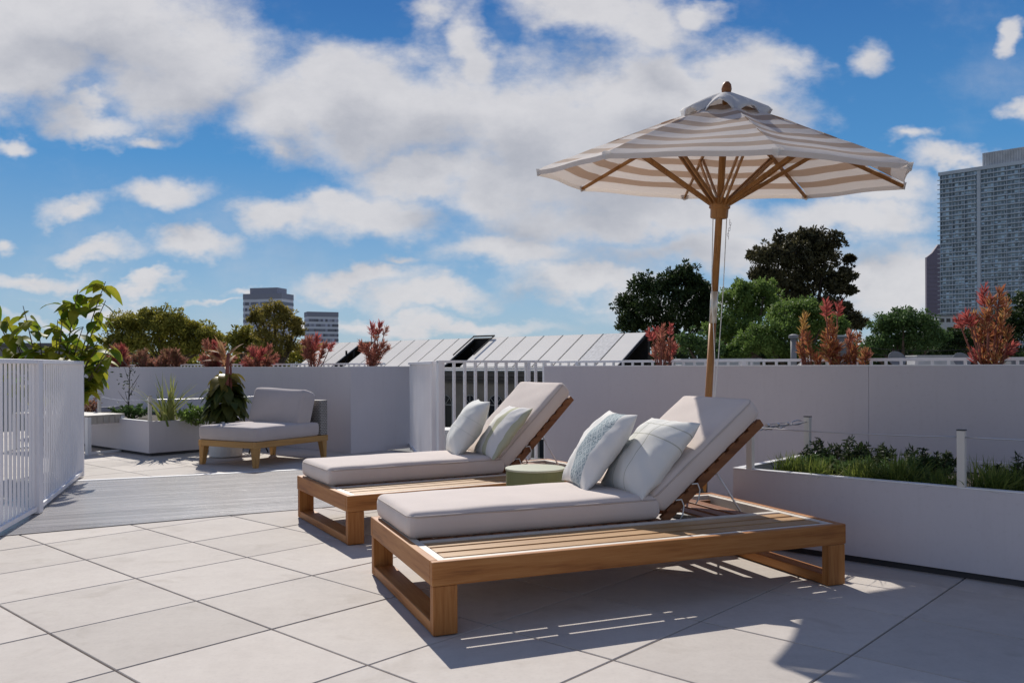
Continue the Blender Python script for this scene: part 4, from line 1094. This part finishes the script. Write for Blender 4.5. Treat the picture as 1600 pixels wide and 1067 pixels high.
tree('golden_tree', 'tall airy golden green tree in front of the office tower', 48, [(408, 492, 14), (428, 484, 15), (446, 492, 13), (420, 505, 20), (444, 510, 18), (462, 504, 9), (466, 520, 10), (412, 525, 16), (438, 532, 20), (456, 542, 14), (398, 500, 9), (426, 551, 24)], 'leaf_gold', .14, nsub=16, nleaf=42, fill=.12)
tree('dark_tree', 'dark broad tree left of the parasol pole', 52, [(1010, 450, 24), (985, 480, 24), (1015, 490, 32), (1050, 470, 32), (1072, 435, 22), (1092, 455, 22), (1100, 480, 22), (1060, 505, 34), (985, 510, 24), (1052, 442, 18), (1095, 510, 26), (1030, 530, 34)], 'leaf_dark', .2, 'dark_bark', nsub=24, nleaf=62)
tree('eucalyptus_tree', 'tall dark gum tree standing highest above the parapet', 78, [(1232, 384, 24), (1262, 376, 20), (1292, 382, 22), (1196, 402, 20), (1215, 412, 26), (1250, 408, 28), (1290, 412, 26), (1318, 432, 16), (1185, 432, 14), (1222, 440, 26), (1262, 440, 28), (1300, 452, 20), (1326, 455, 9), (1240, 470, 22), (1282, 476, 20), (1312, 482, 14), (1322, 500, 18), (1302, 505, 16), (1340, 508, 14), (1190, 398, 10), (1328, 405, 6), (1176, 400, 7), (1240, 398, 26), (1275, 400, 26), (1205, 448, 22), (1245, 455, 26), (1285, 440, 24)], 'leaf_euc', .31, 'dark_bark', nsub=18, nleaf=62, fill=.12, subr=.34)
tree('green_tree', 'bushy mid green tree just right of the parasol pole', 44, [(1150, 470, 26), (1178, 462, 24), (1172, 490, 28), (1204, 480, 24), (1145, 505, 28), (1138, 540, 28), (1120, 520, 20), (1165, 520, 26), (1215, 500, 20), (1195, 455, 16), (1160, 452, 14)], 'leaf_mid', .145, nsub=24, nleaf=60)
tree('green_tree', 'bright green bushy tree behind the large orange red shrub', 40, [(1230, 492, 24), (1262, 488, 22), (1285, 505, 24), (1220, 520, 26), (1255, 525, 30), (1296, 530, 24), (1190, 530, 26), (1165, 545, 24), (1310, 515, 16), (1205, 545, 22), (1240, 552, 20), (1280, 552, 20), (1320, 545, 16), (1145, 555, 16)], 'leaf_mid', .135, nsub=26, nleaf=60)
tree('green_tree', 'rounded green tree in the gap left of the apartment tower', 46, [(1385, 512, 22), (1412, 502, 22), (1440, 510, 24), (1462, 530, 20), (1400, 530, 28), (1432, 538, 30), (1372, 540, 20), (1360, 555, 16)], 'leaf_bush', .145, nsub=28, nleaf=60)
tree('dark_tree', 'dark tree under the apartment tower at the right edge', 56, [(1490, 530, 22), (1515, 535, 26), (1548, 525, 28), (1580, 500, 26), (1605, 485, 26), (1600, 520, 30), (1565, 545, 26), (1480, 550, 18)], 'leaf_dark', .24, 'dark_bark', nsub=20, nleaf=42)
tree('green_tree', 'low dark green tree over the rail left of parasol pole', 40, [(1075, 540, 22), (1100, 545, 22), (1112, 552, 18)], 'leaf_bush', .16, nsub=20, nleaf=40)

# ------------------------------------------------------------------ far belt of greenery closing the horizon
def belt(name, Y, px0, px1, prof, mat, k, leaf):
    x0, x1 = rp_(px0, Y), rp_(px1, Y); q = rng.random(k); xs = x0 + (x1 - x0) * q
    pyt = np.array([prof(px0 + (px1 - px0) * t) for t in q]) + rng.normal(0, 3, k)
    zt = EYE + (569.7 - pyt) * Y / FOC
    z = zt - np.abs(rng.normal(0, 1., k)) * 2.2; P = np.stack([xs, Y + rng.uniform(-2, 2, k) + (zt - z) * -.3, z], 1)
    V, Fq = leaf_quads(P, ball(k), leaf * rng.uniform(.7, 1.4, k), leaf * .6); o = numpy_mesh(name, V, Fq, mat, origin=(0, Y, -10)); return tag(o, kind='stuff')
def rp_(px, Y): return (px - 800) * Y / FOC
belt('far_treeline', 95, 900, 1700, lambda x: 545 + 7 * math.sin(x * .021) + 4 * math.sin(x * .057), 'leaf_dark', 16000, .55)
belt('far_treeline', 100, -120, 520, lambda x: 549 + 6 * math.sin(x * .023) + 4 * math.sin(x * .061), 'leaf_pine', 13000, .55)

# ------------------------------------------------------------------ skylight roof and old facade beyond the opening
DS = 31.3
def skylight():
    p0 = DT(DS, 0); rt = thing('skylight_roof', 'long sloping roof of white panels with two open dark bays', 'roof', p0, TA - PI / 2)
    def T(px): return TPX(DS, px)
    zr, pitch, Ls = 2.42, R(33), 2.75
    Ms = Matrix.Translation((0, 0, zr)) @ Matrix.Rotation(pitch, 4, 'X')
    tops = [520, 541, 558, 574]; w = 1.19
    t = T(512); t1 = T(1012); i = 0; npan = round((t1 - t) / w); w = (t1 - t) / npan
    fr = MB()
    for i in range(npan + 1):
        x = t + i * w; fr.box(x - .03, x + .03, -Ls, 0, -.09, -.022, Ms)
    fr.box(t - .05, t1 + .05, -.05, .05, -.14, -.021, Ms); fr.box(t - .05, t1 + .05, -Ls - .05, -Ls + .03, -.12, -.021, Ms)
    fr.build('frame', 'dark_frame', rt)
    for i in range(npan):
        c = t + (i + .5) * w; pc = 800 + FOC * (p0.x + c * UY) / (p0.y - c * UX)
        if 563 < pc < 590 or 742 < pc < 772: continue
        mb = MB(); mb.box(c - w / 2 + .04, c + w / 2 - .04, -Ls + .03, -.02, -.02, .02, Ms)
        mb.build('roof_panel', 'roof_panel_grey' if 955 < pc < 985 else 'roof_panel', rt, bevel=.004)
    mb = MB()
    for pc in (752, 765, 776):
        x = T(pc); mb.box(x - .025, x + .025, -.9, -.85, -1.2, -.1, Ms)
    x0, x1 = T(742), T(775); mb.box(x0, x1, -.06, 0.0, .10, .16, Ms); mb.box(x0, x0 + .05, -1.8, 0, .10, .15, Ms); mb.box(x1 - .05, x1, -1.8, 0, .10, .15, Ms)
    mb.build('open_sash', 'dark_frame', rt)
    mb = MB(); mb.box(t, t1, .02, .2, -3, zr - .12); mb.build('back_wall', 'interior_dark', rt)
    for xx in (T(566), T(578)):
        mb = MB(); mb.box(xx - .03, xx + .03, -1.2, -1.1, .4, 1.9); mb.build('mullion', 'dark_frame', rt)
    return rt
skylight()
Df = DS - 2.7
def t_(px): return TPX(Df, px)
rt = thing('old_building', 'old brown building with cornice and arched windows seen through the open railing', 'building', DT(Df, 0), TA - PI / 2)
x0, x1 = t_(440), t_(1020)
mb = MB(); mb.box(x0, x1, .0, 6, -10, .55); mb.build('wall', 'stone', rt)
def zf(py, px=760): return F(px, py, DT(Df, t_(px)).y).z
mb = MB(); mb.box(x0, x1, -.35, -.001, zf(588), zf(580)); mb.box(x0, x1, -.25, -.001, zf(593), zf(588.5)); mb.box(x0, x1, -.12, -.001, zf(598), zf(593.5)); mb.build('cornice', 'cornice', rt)
mb = MB(); mb.tube([(x0, -.3, zf(576)), (x1, -.3, zf(576))], .06, 8); mb.tube([(x0, -.42, zf(579)), (x1, -.42, zf(579))], .05, 8); mb.build('pipe', 'roof_white', rt)
for pc in (655, 696, 735, 775, 814, 855, 895, 935):
    xc = t_(pc); w2 = .50; zt = zf(616, pc)
    n_ = 16
    out = [(-w2, -2.4)] + [(w2 * -math.cos(PI * i / n_), w2 * math.sin(PI * i / n_)) for i in range(n_ + 1)] + [(w2, -2.4)]
    mb = MB(); V_ = [(xc + a, -.03, zt - w2 + b_) for a, b_ in out]; V2 = [(xc + a * .88, -.03, zt - w2 + (b_ * .88 if b_ > 0 else b_)) for a, b_ in out]
    k_ = len(V_); V3 = [(a, .02, c) for a, b_, c in V_]; 
    mb.add(V_ + V2, [(i, i + 1, k_ + i + 1, k_ + i) for i in range(k_ - 1)])
    mb.bar((xc, -.035, zt - w2 - 2.4), (xc, -.035, zt), .04, .02, (0, 1, 0))
    for a in (45, 90, 135): mb.bar((xc, -.036, zt - w2), (xc + w2 * .9 * math.cos(R(a)), -.036, zt - w2 + w2 * .9 * math.sin(R(a))), .035, .02, (0, 1, 0))
    mb.bar((xc - w2, -.037, zt - w2), (xc + w2, -.037, zt - w2), .05, .02, (0, 1, 0))
    fo = mb.build('window', 'window_frame', rt)
    mb = MB(); mb.add([(a, -.012, c) for a, b_, c in V_], [tuple(range(k_))]); mb.build('pane', 'window_glass', fo)

# ------------------------------------------------------------------ towers
def office(name, label, px0, px1, pxc, ytop, Y, rot, storey_px, lower_px=560, upper=None):
    c = F((px0 + px1) / 2, ytop, Y); W = (px1 - px0) * Y / FOC; h = c.z + 10
    wd = W / (math.cos(rot) + .55 * math.sin(abs(rot))); dp = wd * .55
    rt = thing(name, label, 'office tower', (c.x, Y, -10), rot)
    mb = MB(); mb.box(-wd / 2, wd / 2, -dp / 2, dp / 2, 0, h); mb.build('wall', 'office_light', rt)
    st_ = storey_px * Y / FOC; z = h - st_ * .9; k_ = 0
    mb = MB(); mb.box(-wd / 2 - .15, wd / 2 + .15, -dp / 2 - .15, dp / 2 + .15, h - st_ * .85, h + .4); mb.build('roof', 'office_dark', rt)
    while z > 10 and k_ < 26:
        mb = MB(); mb.box(-wd / 2 - .12, wd / 2 + .12, -dp / 2 - .12, dp / 2 + .12, z - st_ * .98, z - st_ * .45); mb.build('window_band', 'office_glass', rt); z -= st_; k_ += 1
    if upper:
        a, c_, yt = upper; x0, x1 = [(q - (px0 + px1) / 2) * Y / FOC for q in (a, c_)]
        mb = MB(); mb.box(x0, x1, -dp * .4, dp * .4, h + .4, h + (ytop - yt) * Y / FOC); mb.build('plant_room', 'office_dark', rt)
    return rt
office('office_tower', 'grey banded office tower rising behind the golden tree', 383, 456, 420, 461, 650, R(-14), 9., upper=(396, 443, 451))
office('office_tower', 'lower grey banded office block right of the golden tree', 475, 529, 500, 489, 600, R(24), 7.6)
# apartment tower
Yt = 560.
c0 = F(1468, 273, Yt); d1 = Vector((.726, -.687, 0)); ra = math.atan2(d1.y, d1.x)
rt = thing('apartment_tower', 'tall blue grey apartment tower with balconies at the right edge', 'apartment tower', (c0.x, c0.y, -10), ra)
H = c0.z + 10; WT = 88.; DTT = 26.
mb = MB(); mb.box(0, WT, .6, DTT, 0, H - 1); mb.build('wall', 'tower_core', rt)
stz = 3.02
mb = MB(); mb.box(-.6, WT, -.9, DTT, H - 1, H + 1.2); mb.build('roof', 'tower_slab', rt)
mb = MB(); mb.box(25, 78, 2, DTT - 2, H + 1.2, H + 10); 
for x in np.arange(25.4, 78, 1.5): mb.box(x, x + .5, 1.6, 2, H + 1.2, H + 9.6)
mb.build('penthouse', 'penthouse', rt)
z = H - 1 - stz; k_ = 0
cols = ((.4, 22.0), (24.6, 55.), (58, 86))
while z > 22 and k_ < 44:
    mb = MB()
    for a, b_ in cols: mb.box(a, b_, .35, .6, z + .45, z + stz - .25)
    mb.build('window_band', 'tower_glass', rt)
    mb = MB()
    for a, b_ in cols: mb.box(a - (1.6 if a < 1 else 0), b_, -1.0, .6, z, z + .26)
    for a, b_ in cols:
        x = a
        while x < b_ - 4: mb.box(x, x + .22, -.9, .35, z + .26, z + stz); x += 7.3
    for a, b_ in cols: mb.box(a, b_, -1.0, -.95, z + .26, z + .62)
    mb.build('balcony', 'tower_slab', rt); z -= stz; k_ += 1
mb = MB(); mb.box(22.3, 24.3, -.4, .6, 0, H - 1); mb.build('stair_core', 'tower_slab', rt)
Ys = 640.; 
rt = thing('slab_tower', 'slim dark windowless tower with stepped top beside the apartment tower', 'tower', (F(1459, 400, Ys).x, Ys, -10))
mb = MB(); pts = [(1448, 402), (1457, 395), (1457.5, 394), (1466, 382), (1478, 380)]; x_ = [F(a, c, Ys) for a, c in pts]; o_ = F(1459, 400, Ys).x
V_ = [(x_[0].x - o_, 0, 0)] + [(p.x - o_, 0, p.z + 10) for p in x_] + [(x_[-1].x - o_, 0, 0)]; k_ = len(V_)
V_ += [(a, 2.5, c) for a, b_, c in V_]; mb.add(V_, [tuple(range(k_)), tuple(range(2 * k_ - 1, k_ - 1, -1))] + [((i + 1) % k_, i, k_ + i, k_ + (i + 1) % k_) for i in range(k_)]); mb.build('shaft', 'slab_tower', rt)
mb = MB(); 
for i in range(18): mb.box(V_[1][0] + .4, V_[5][0], -.25, 0, 30 + i * 3.2, 30.5 + i * 3.2)
mb.build('ledges', 'slab_tower', rt)
pd = MB(); a = F(1466, 492, 420); c = F(1530, 492, 420); pd.box(a.x, c.x, 420, 440, -10, a.z); 
rt = thing('podium_building', 'low pale building at the foot of the apartment tower', 'building', (a.x, 420, -10))
q_ = MB(); q_.box(0, c.x - a.x, 0, 18, 0, a.z + 9.4); q_.build('wall', 'roof_white', rt); q_ = MB(); q_.box(-.4, c.x - a.x + .4, -.4, 18.4, a.z + 9.4, a.z + 10); q_.build('roof', 'roof_grey', rt)
q_ = MB()
for i in range(6): q_.box(1 + i * 3, 3 + i * 3, -.06, .0, a.z + 6.4, a.z + 8.2)
q_.build('window', 'window_glass', rt)
# grey house at the far left
hp = F(25, 560, 34)
rt = thing('house', 'grey flat roofed house behind the big leafed shrub at the left edge', 'house', (hp.x, 34, -10), R(12))
mb = MB(); mb.box(-3, 1.4, 0, 6, 0, F(25, 540, 34).z + 10); mb.build('wall', 'house_wall', rt)
mb = MB(); mb.box(-3.2, 1.6, -.2, 6.2, F(25, 540, 34).z + 10.001, F(25, 536, 34).z + 10); mb.build('roof', 'house_roof', rt)
mb = MB(); mb.box(-1.5, -.6, -.03, -.001, 8.6, 9.9); mb.build('window', 'window_glass', rt)

# ------------------------------------------------------------------ neighbouring roof clutter to the right
YN = 24.
def rp(px, Y): return F(px, 569, Y).x
rt = thing('neighbour_building', 'low neighbouring building with pale roof beyond the long wall', 'building', (rp(1400, YN + 6), YN + 6, -10))
mb = MB(); mb.box(-9.5, 9, -5, 6, 0, 10.2); mb.build('wall', 'roof_grey', rt)
mb = MB(); mb.box(-9.7, 9.2, -5.2, -4.9, 10.2, 10.7); mb.box(-9.7, 9.2, 5.9, 6.2, 10.2, 10.7); mb.build('parapet', 'roof_white', rt)
mb = MB(); mb.box(-9.5, 9, -4.89, 5.89, 10.201, 10.26); mb.build('roof', 'tar', rt)
def roofbox(name, label, cat, px, y0, y1, w, d, mat, Y=YN + 5):
    z0 = .25; x = rp(px, Y); mb = MB(); zt = F(px, y0, Y).z
    rt = thing(name, label, cat, (x, Y, z0)); W = w * Y / FOC
    mb.box(-W / 2, W / 2, -d / 2, d / 2, 0, zt - z0); mb.build('housing', mat, rt, bevel=.02)
    mb = MB(); mb.box(-W / 2 - .03, W / 2 + .03, -d / 2 - .03, d / 2 + .03, zt - z0, zt - z0 + .04); mb.build('lid', 'roof_white', rt)
    mb = MB()
    for i in range(4): mb.box(-W / 2 + .05, W / 2 - .05, -d / 2 - .015, -d / 2 - .001, .12 + i * .11, .16 + i * .11)
    mb.build('louvre', 'roof_dark', rt)
roofbox('roof_unit', 'pale grey rooftop cabinet half hidden behind the large orange shrub', 'rooftop unit', 1312, 527, 570, 26, .7, 'roof_grey', 20)
roofbox('roof_unit', 'wide white rooftop unit between the two satellite dishes', 'rooftop unit', 1455, 557, 570, 60, .8, 'roof_white')
roofbox('roof_unit', 'grey rooftop unit right of the tallest orange shrub', 'rooftop unit', 1590, 560, 570, 40, .8, 'roof_grey')
roofbox('roof_unit', 'long low white rooftop box left of the vent pipe', 'rooftop unit', 1120, 563, 570, 120, .8, 'roof_white', 20)
rt = thing('vent_pipe', 'grey vent pipe standing on the neighbouring roof', 'vent pipe', (rp(1240, 26), 26, .25))
zt = F(1240, 523, 26).z - .25
mb = MB(); mb.tube([(0, 0, 0), (0, 0, zt - .12)], .09, 12); mb.build('pipe', 'roof_grey', rt, smooth=True)
mb = MB(); mb.lathe([(.09, zt - .12), (.15, zt - .1), (.15, zt - .02), (.05, zt + .02)], 12); mb.build('cowl', 'roof_grey', rt)
def dish(px, label, ytop, Y=27):
    x = rp(px, Y); rt = thing('satellite_dish', label, 'satellite dish', (x, Y, .25)); zt = F(px, ytop, Y).z - .25; r_ = .28
    mb = MB(); prof = [(.001, 0)] + [(r_ * i / 6, .09 * (i / 6) ** 2) for i in range(1, 7)]
    M_ = Matrix.Translation((0, 0, zt - r_)) @ Matrix.Rotation(R(62), 4, 'X'); mb.lathe(prof, 24); mb.f = mb.f[:-1]; xf(mb, M_).build('reflector', 'roof_grey', rt, smooth=True).modifiers.new('t', 'SOLIDIFY').thickness = .01
    mb = MB(); mb.tube([(0, .05, 0), (0, .05, zt - r_)], .03, 8); mb.build('mast', 'roof_grey', rt)
    mb = MB(); mb.tube([M_ @ Vector((0, -r_, .09)), M_ @ Vector((0, 0, .4))], .012, 6); mb.build('arm', 'roof_grey', rt)
dish(1400, 'satellite dish left of the wide white rooftop unit', 549); dish(1501, 'satellite dish right of the wide white rooftop unit', 551)
rt = thing('solar_panel', 'dark tilted solar panel beside the vent pipe', 'solar panel', (rp(1258, 21), 21, .3), R(-15))
Mp = Matrix.Rotation(R(-38), 4, 'Y')
mb = MB(); mb.box(-.65, .65, -.5, .5, .62, .66, Mp); mb.build('panel', 'roof_dark', rt, bevel=.005)
mb = MB()
for a, b_ in ((-.68, -.651), (.651, .68)): mb.box(a, b_, -.52, .52, .61, .67, Mp)
mb.bar((-.3, 0, 0), (-.3, 0, .45), .04, .04); mb.bar((.5, 0, 0), (.5, 0, .9), .04, .04); mb.build('frame', 'roof_white', rt)
# drooping utility wires between trees on the right
for i, (ya, yb_) in enumerate(((540, 528), (549, 541))):
    a, c = F(1330, ya, 36), F(1640, yb_, 33); pts = sag(a, c, a.z, c.z, .35, 16)
    mb = MB(); mb.tube([p - a for p in pts], .012, 5); o = mb.build('utility_wire', 'dark_frame', smooth=True); o.location = a
    tag(o, ('upper' if i == 0 else 'lower') + ' thin utility wire sagging before the green trees at right', 'wire')

# ------------------------------------------------------------------ sun and sky
SUN_AZ = math.atan2(-.265, .964)      # sun stands behind the terrace, a little left
SUN_EL = R(39.6)
sd_ = Vector((math.sin(SUN_AZ) * math.cos(SUN_EL), math.cos(SUN_AZ) * math.cos(SUN_EL), math.sin(SUN_EL)))
ld = bpy.data.lights.new('sun', 'SUN'); ld.energy = 4.1; ld.angle = R(.53); ld.color = (1., .945, .86)
lo = bpy.data.objects.new('sun', ld); COL.objects.link(lo); lo.rotation_euler = (-sd_).to_track_quat('-Z', 'Y').to_euler(); lo.location = (-5, 20, 20)

wd = bpy.data.worlds.new('World'); sc.world = wd; wd.use_nodes = True
n = wd.node_tree; n.nodes.clear()
out = N(n, 'ShaderNodeOutputWorld'); bg = N(n, 'ShaderNodeBackground'); n.links.new(bg.outputs[0], out.inputs[0])
sky = N(n, 'ShaderNodeTexSky', sky_type='NISHITA'); sky.sun_disc = False; sky.sun_elevation = SUN_EL; sky.sun_rotation = SUN_AZ
sky.air_density = 1.; sky.dust_density = 0.; sky.ozone_density = 1.2; sky.altitude = 0
BLOBS = [  # picture-like directions of the cloud banks: x, y, rx, ry, weight
 (120, 30, 260, 95, 1.2), (300, 80, 170, 90, 1.05), (60, 110, 120, 60, 1.), (250, 130, 120, 60, .8), (140, 183, 95, 26, .85), (230, 205, 60, 18, .6),
 (440, 165, 95, 75, 1.), (560, 130, 130, 75, 1.1), (640, 165, 190, 95, 1.2), (800, 190, 170, 100, 1.15), (930, 230, 240, 130, 1.25), (1010, 140, 200, 80, 1.1), (1170, 120, 130, 70, .95), (1230, 110, 60, 50, .7),
 (900, 25, 110, 45, .9), (1010, 45, 100, 50, .85), (680, 15, 60, 40, .6), (735, 70, 50, 60, .7), (1090, 10, 70, 30, .6),
 (650, 280, 105, 38, .95), (800, 290, 190, 60, 1.), (430, 225, 70, 22, .5),
 (18, 222, 48, 22, .65), (120, 318, 66, 26, .75), (272, 303, 72, 34, .95), (6, 374, 30, 20, .8), (135, 390, 78, 24, .75), (302, 396, 74, 28, .85), (445, 338, 62, 36, .9), (565, 345, 118, 46, 1.05), (505, 320, 60, 30, .8),
 (570, 443, 120, 22, .85), (680, 465, 110, 26, .8), (800, 395, 120, 34, .95), (215, 442, 90, 14, .55), (720, 510, 260, 22, .6), (330, 470, 130, 12, .4),
 (1340, 88, 46, 40, .6), (1590, 75, 26, 28, .8), (1600, 180, 34, 34, .8), (1420, 228, 60, 22, .55), (1500, 265, 90, 26, .75), (1180, 175, 120, 60, .8),
 (1000, 340, 300, 56, 1.05), (1340, 345, 150, 52, .85), (1150, 400, 320, 44, .95), (1400, 440, 170, 52, .9), (930, 440, 190, 40, .8), (1380, 305, 100, 30, .6), (1100, 480, 300, 40, .6), (1400, 520, 200, 30, .7),
 (60, 432, 120, 18, .55), (160, 462, 120, 16, .5), (380, 452, 60, 14, .5), (600, 500, 160, 20, .6), (90, 500, 160, 16, .4), (620, 415, 70, 18, .4), (480, 505, 120, 16, .45)]
def cloud_group(name, blobs):
    grp = bpy.data.node_groups.new(name, 'ShaderNodeTree')
    grp.interface.new_socket('P', in_out='INPUT', socket_type='NodeSocketVector')
    grp.interface.new_socket('Field', in_out='OUTPUT', socket_type='NodeSocketFloat')
    gi = grp.nodes.new('NodeGroupInput'); go = grp.nodes.new('NodeGroupOutput')
    acc = None
    for x, y, rx, ry, wgt in blobs:
        if rx < 130: rx, ry = rx * 1.2, ry * 1.25
        a, b_ = ray(x, y); mp = N(grp, 'ShaderNodeMapping', vector_type='POINT')
        sx, sy = FOC / rx, FOC / ry
        mp.inputs['Scale'].default_value = (sx, sy, 0); mp.inputs['Location'].default_value = (-a * sx, -b_ * sy, 0)
        if acc is None: grp.links.new(gi.outputs[0], mp.inputs[0])
        else:                                   # chained so that the shader compiles in sequence
            dv = N(grp, 'ShaderNodeVectorMath', operation='MULTIPLY_ADD'); dv.inputs[1].default_value = (1e-6, 1e-6, 0)
            grp.links.new(acc, dv.inputs[0]); grp.links.new(gi.outputs[0], dv.inputs[2]); grp.links.new(dv.outputs[0], mp.inputs[0])
        ln = N(grp, 'ShaderNodeVectorMath', operation='LENGTH'); grp.links.new(mp.outputs[0], ln.inputs[0])
        f = math_(grp, 'MULTIPLY_ADD', ln.outputs[1], -.85, (wgt * .7 + .36) * .85)
        if acc is None: acc = f
        else: acc = math_(grp, 'SMOOTH_MAX', acc, f, .22)
    grp.links.new(acc, go.inputs[0])
    return grp
grp = cloud_group('cloud_field', BLOBS)
grp2 = cloud_group('cloud_banks', [b_ for b_ in BLOBS if b_[2] >= 100 and b_[3] >= 38 or b_[4] >= .9])
tc = N(n, 'ShaderNodeTexCoord'); sp = N(n, 'ShaderNodeSeparateXYZ'); n.links.new(tc.outputs['Generated'], sp.inputs[0])
yc = math_(n, 'MAXIMUM', sp.outputs[1], .08)
px_ = math_(n, 'DIVIDE', sp.outputs[0], yc); pz_ = math_(n, 'DIVIDE', sp.outputs[2], yc)
cb = N(n, 'ShaderNodeCombineXYZ'); n.links.new(px_, cb.inputs[0]); n.links.new(pz_, cb.inputs[1])
# ragged outline: shift the lookup by noise
def wnoise(vec, scale, detail, rough, lac=2.):
    x = N(n, 'ShaderNodeTexNoise'); x.inputs['Scale'].default_value = scale; x.inputs['Detail'].default_value = detail; x.inputs['Roughness'].default_value = rough
    n.links.new(vec, x.inputs['Vector']); return x
stretch = N(n, 'ShaderNodeMapping'); stretch.inputs['Scale'].default_value = (1, 1.5, 1); n.links.new(cb.outputs[0], stretch.inputs[0])
w1 = wnoise(stretch.outputs[0], 6., 5, .6); w2 = wnoise(stretch.outputs[0], 7.0, 12, .64)
sub = N(n, 'ShaderNodeVectorMath', operation='SUBTRACT'); n.links.new(w1.outputs[1], sub.inputs[0]); sub.inputs[1].default_value = (.5, .5, .5)
scl = N(n, 'ShaderNodeVectorMath', operation='SCALE'); n.links.new(sub.outputs[0], scl.inputs[0]); scl.inputs['Scale'].default_value = .13
ad = N(n, 'ShaderNodeVectorMath', operation='ADD'); n.links.new(cb.outputs[0], ad.inputs[0]); n.links.new(scl.outputs[0], ad.inputs[1])
def field(vec, gr=None):
    g_ = n.nodes.new('ShaderNodeGroup'); g_.node_tree = gr or grp; n.links.new(vec, g_.inputs[0]); return g_.outputs[0]
fa = field(ad.outputs[0])
up = N(n, 'ShaderNodeVectorMath', operation='ADD'); n.links.new(ad.outputs[0], up.inputs[0]); upc = N(n, 'ShaderNodeVectorMath', operation='MULTIPLY_ADD'); n.links.new(fa, upc.inputs[0]); upc.inputs[1].default_value = (1e-6, 1e-6, 0); upc.inputs[2].default_value = (-.012, .05, 0)
n.links.new(upc.outputs[0], up.inputs[1])
fb = field(up.outputs[0], grp2)
nz = math_(n, 'SUBTRACT', w2.outputs[0], .5)
fa_ = math_(n, 'MULTIPLY_ADD', nz, 1.25, fa)
fb_ = math_(n, 'MULTIPLY_ADD', nz, .5, fb)
def sstep(v, a, c):
    x = N(n, 'ShaderNodeMapRange', interpolation_type='SMOOTHSTEP'); x.inputs[1].default_value = a; x.inputs[2].default_value = c; n.links.new(v, x.inputs[0]); return x.outputs[0]
dens_f = sstep(fa_, -.08, .56)
veil = math_(n, 'MULTIPLY', sstep(wnoise(stretch.outputs[0], 3.2, 9, .62).outputs[0], .48, .76), .3)
dens_f = math_(n, 'MAXIMUM', dens_f, veil)
# elsewhere in the sky: made-up broken cloud, out of view, shaped as fill light
gen = wnoise(tc.outputs['Generated'], 2.6, 7, .6); dens_b = sstep(gen.outputs[0], .42, .60)
front = sstep(sp.outputs[1], .25, .6)
dens = math_(n, 'ADD', math_(n, 'MULTIPLY', dens_f, front), math_(n, 'MULTIPLY', dens_b, math_(n, 'SUBTRACT', 1., front)), clamp=True)
dens = math_(n, 'MULTIPLY', dens, .93)
shade = sstep(fb_, .25, .95)                # more cloud above: greyer
w3 = wnoise(stretch.outputs[0], 13., 9, .68)
shade = math_(n, 'ADD', math_(n, 'MULTIPLY', shade, .75), math_(n, 'MULTIPLY', math_(n, 'SUBTRACT', w3.outputs[0], .42), 1.0), clamp=True)
CB = 1.0
side_fill = math_(n, 'MULTIPLY', sstep(math_(n, 'ABSOLUTE', sp.outputs[0]), .15, .85), math_(n, 'SUBTRACT', 1.05, math_(n, 'MULTIPLY', sp.outputs[2], .6), clamp=True))  # unseen cloud made brighter at both sides to light side-facing walls and fences
ccol = mixc(n, front, mixc(n, side_fill, (1.5, 1.38, 1.38), (7.4, 6.9, 6.75)), mixc(n, shade, (6.6, 6.5, 6.65), (4.1, 4.2, 4.65)))
hs = N(n, 'ShaderNodeHueSaturation'); hs.inputs['Saturation'].default_value = 1.28; hs.inputs['Value'].default_value = .80; n.links.new(sky.outputs[0], hs.inputs['Color'])
elev = math_(n, 'ARCSINE', sp.outputs[2])
blue = ramp(n, math_(n, 'DIVIDE', elev, 1.2), [(0., (.30, .45, .62)), (.06, (.24, .41, .62)), (.19, (.066, .26, .57)), (.33, (.032, .15, .43)), (1., (.028, .115, .35))])
blue = mixc(n, 1., blue, (9.3, 9.3, 9.3), 'MULTIPLY')
blue = mixc(n, .82, hs.outputs[0], blue)
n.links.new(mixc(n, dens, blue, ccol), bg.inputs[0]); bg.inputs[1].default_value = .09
wd.cycles.sampling_method = 'MANUAL'; wd.cycles.sample_map_resolution = 512

# ------------------------------------------------------------------ camera and view
cam = bpy.data.cameras.new('camera'); co = bpy.data.objects.new('camera', cam); COL.objects.link(co)
cam.sensor_width = 36; cam.lens = 36 * FOC / 1600; cam.shift_y = (CY - 533.5) / 1600; cam.shift_x = 0
cam.clip_start = .05; cam.clip_end = 6000
co.matrix_world = Matrix.Translation((0, 0, EYE)) @ Matrix.Rotation(PI / 2, 4, 'X') @ Matrix.Rotation(ROLL, 4, 'Z')
sc.camera = co
sc.view_settings.view_transform = 'Standard'; sc.view_settings.look = 'None'; sc.view_settings.exposure = .24; sc.view_settings.gamma = 1
sc.render.engine = 'CYCLES'
sc.cycles.use_denoising = True
sc.cycles.max_bounces = 8; sc.cycles.diffuse_bounces = 4; sc.cycles.glossy_bounces = 3; sc.cycles.transmission_bounces = 4; sc.cycles.transparent_max_bounces = 8
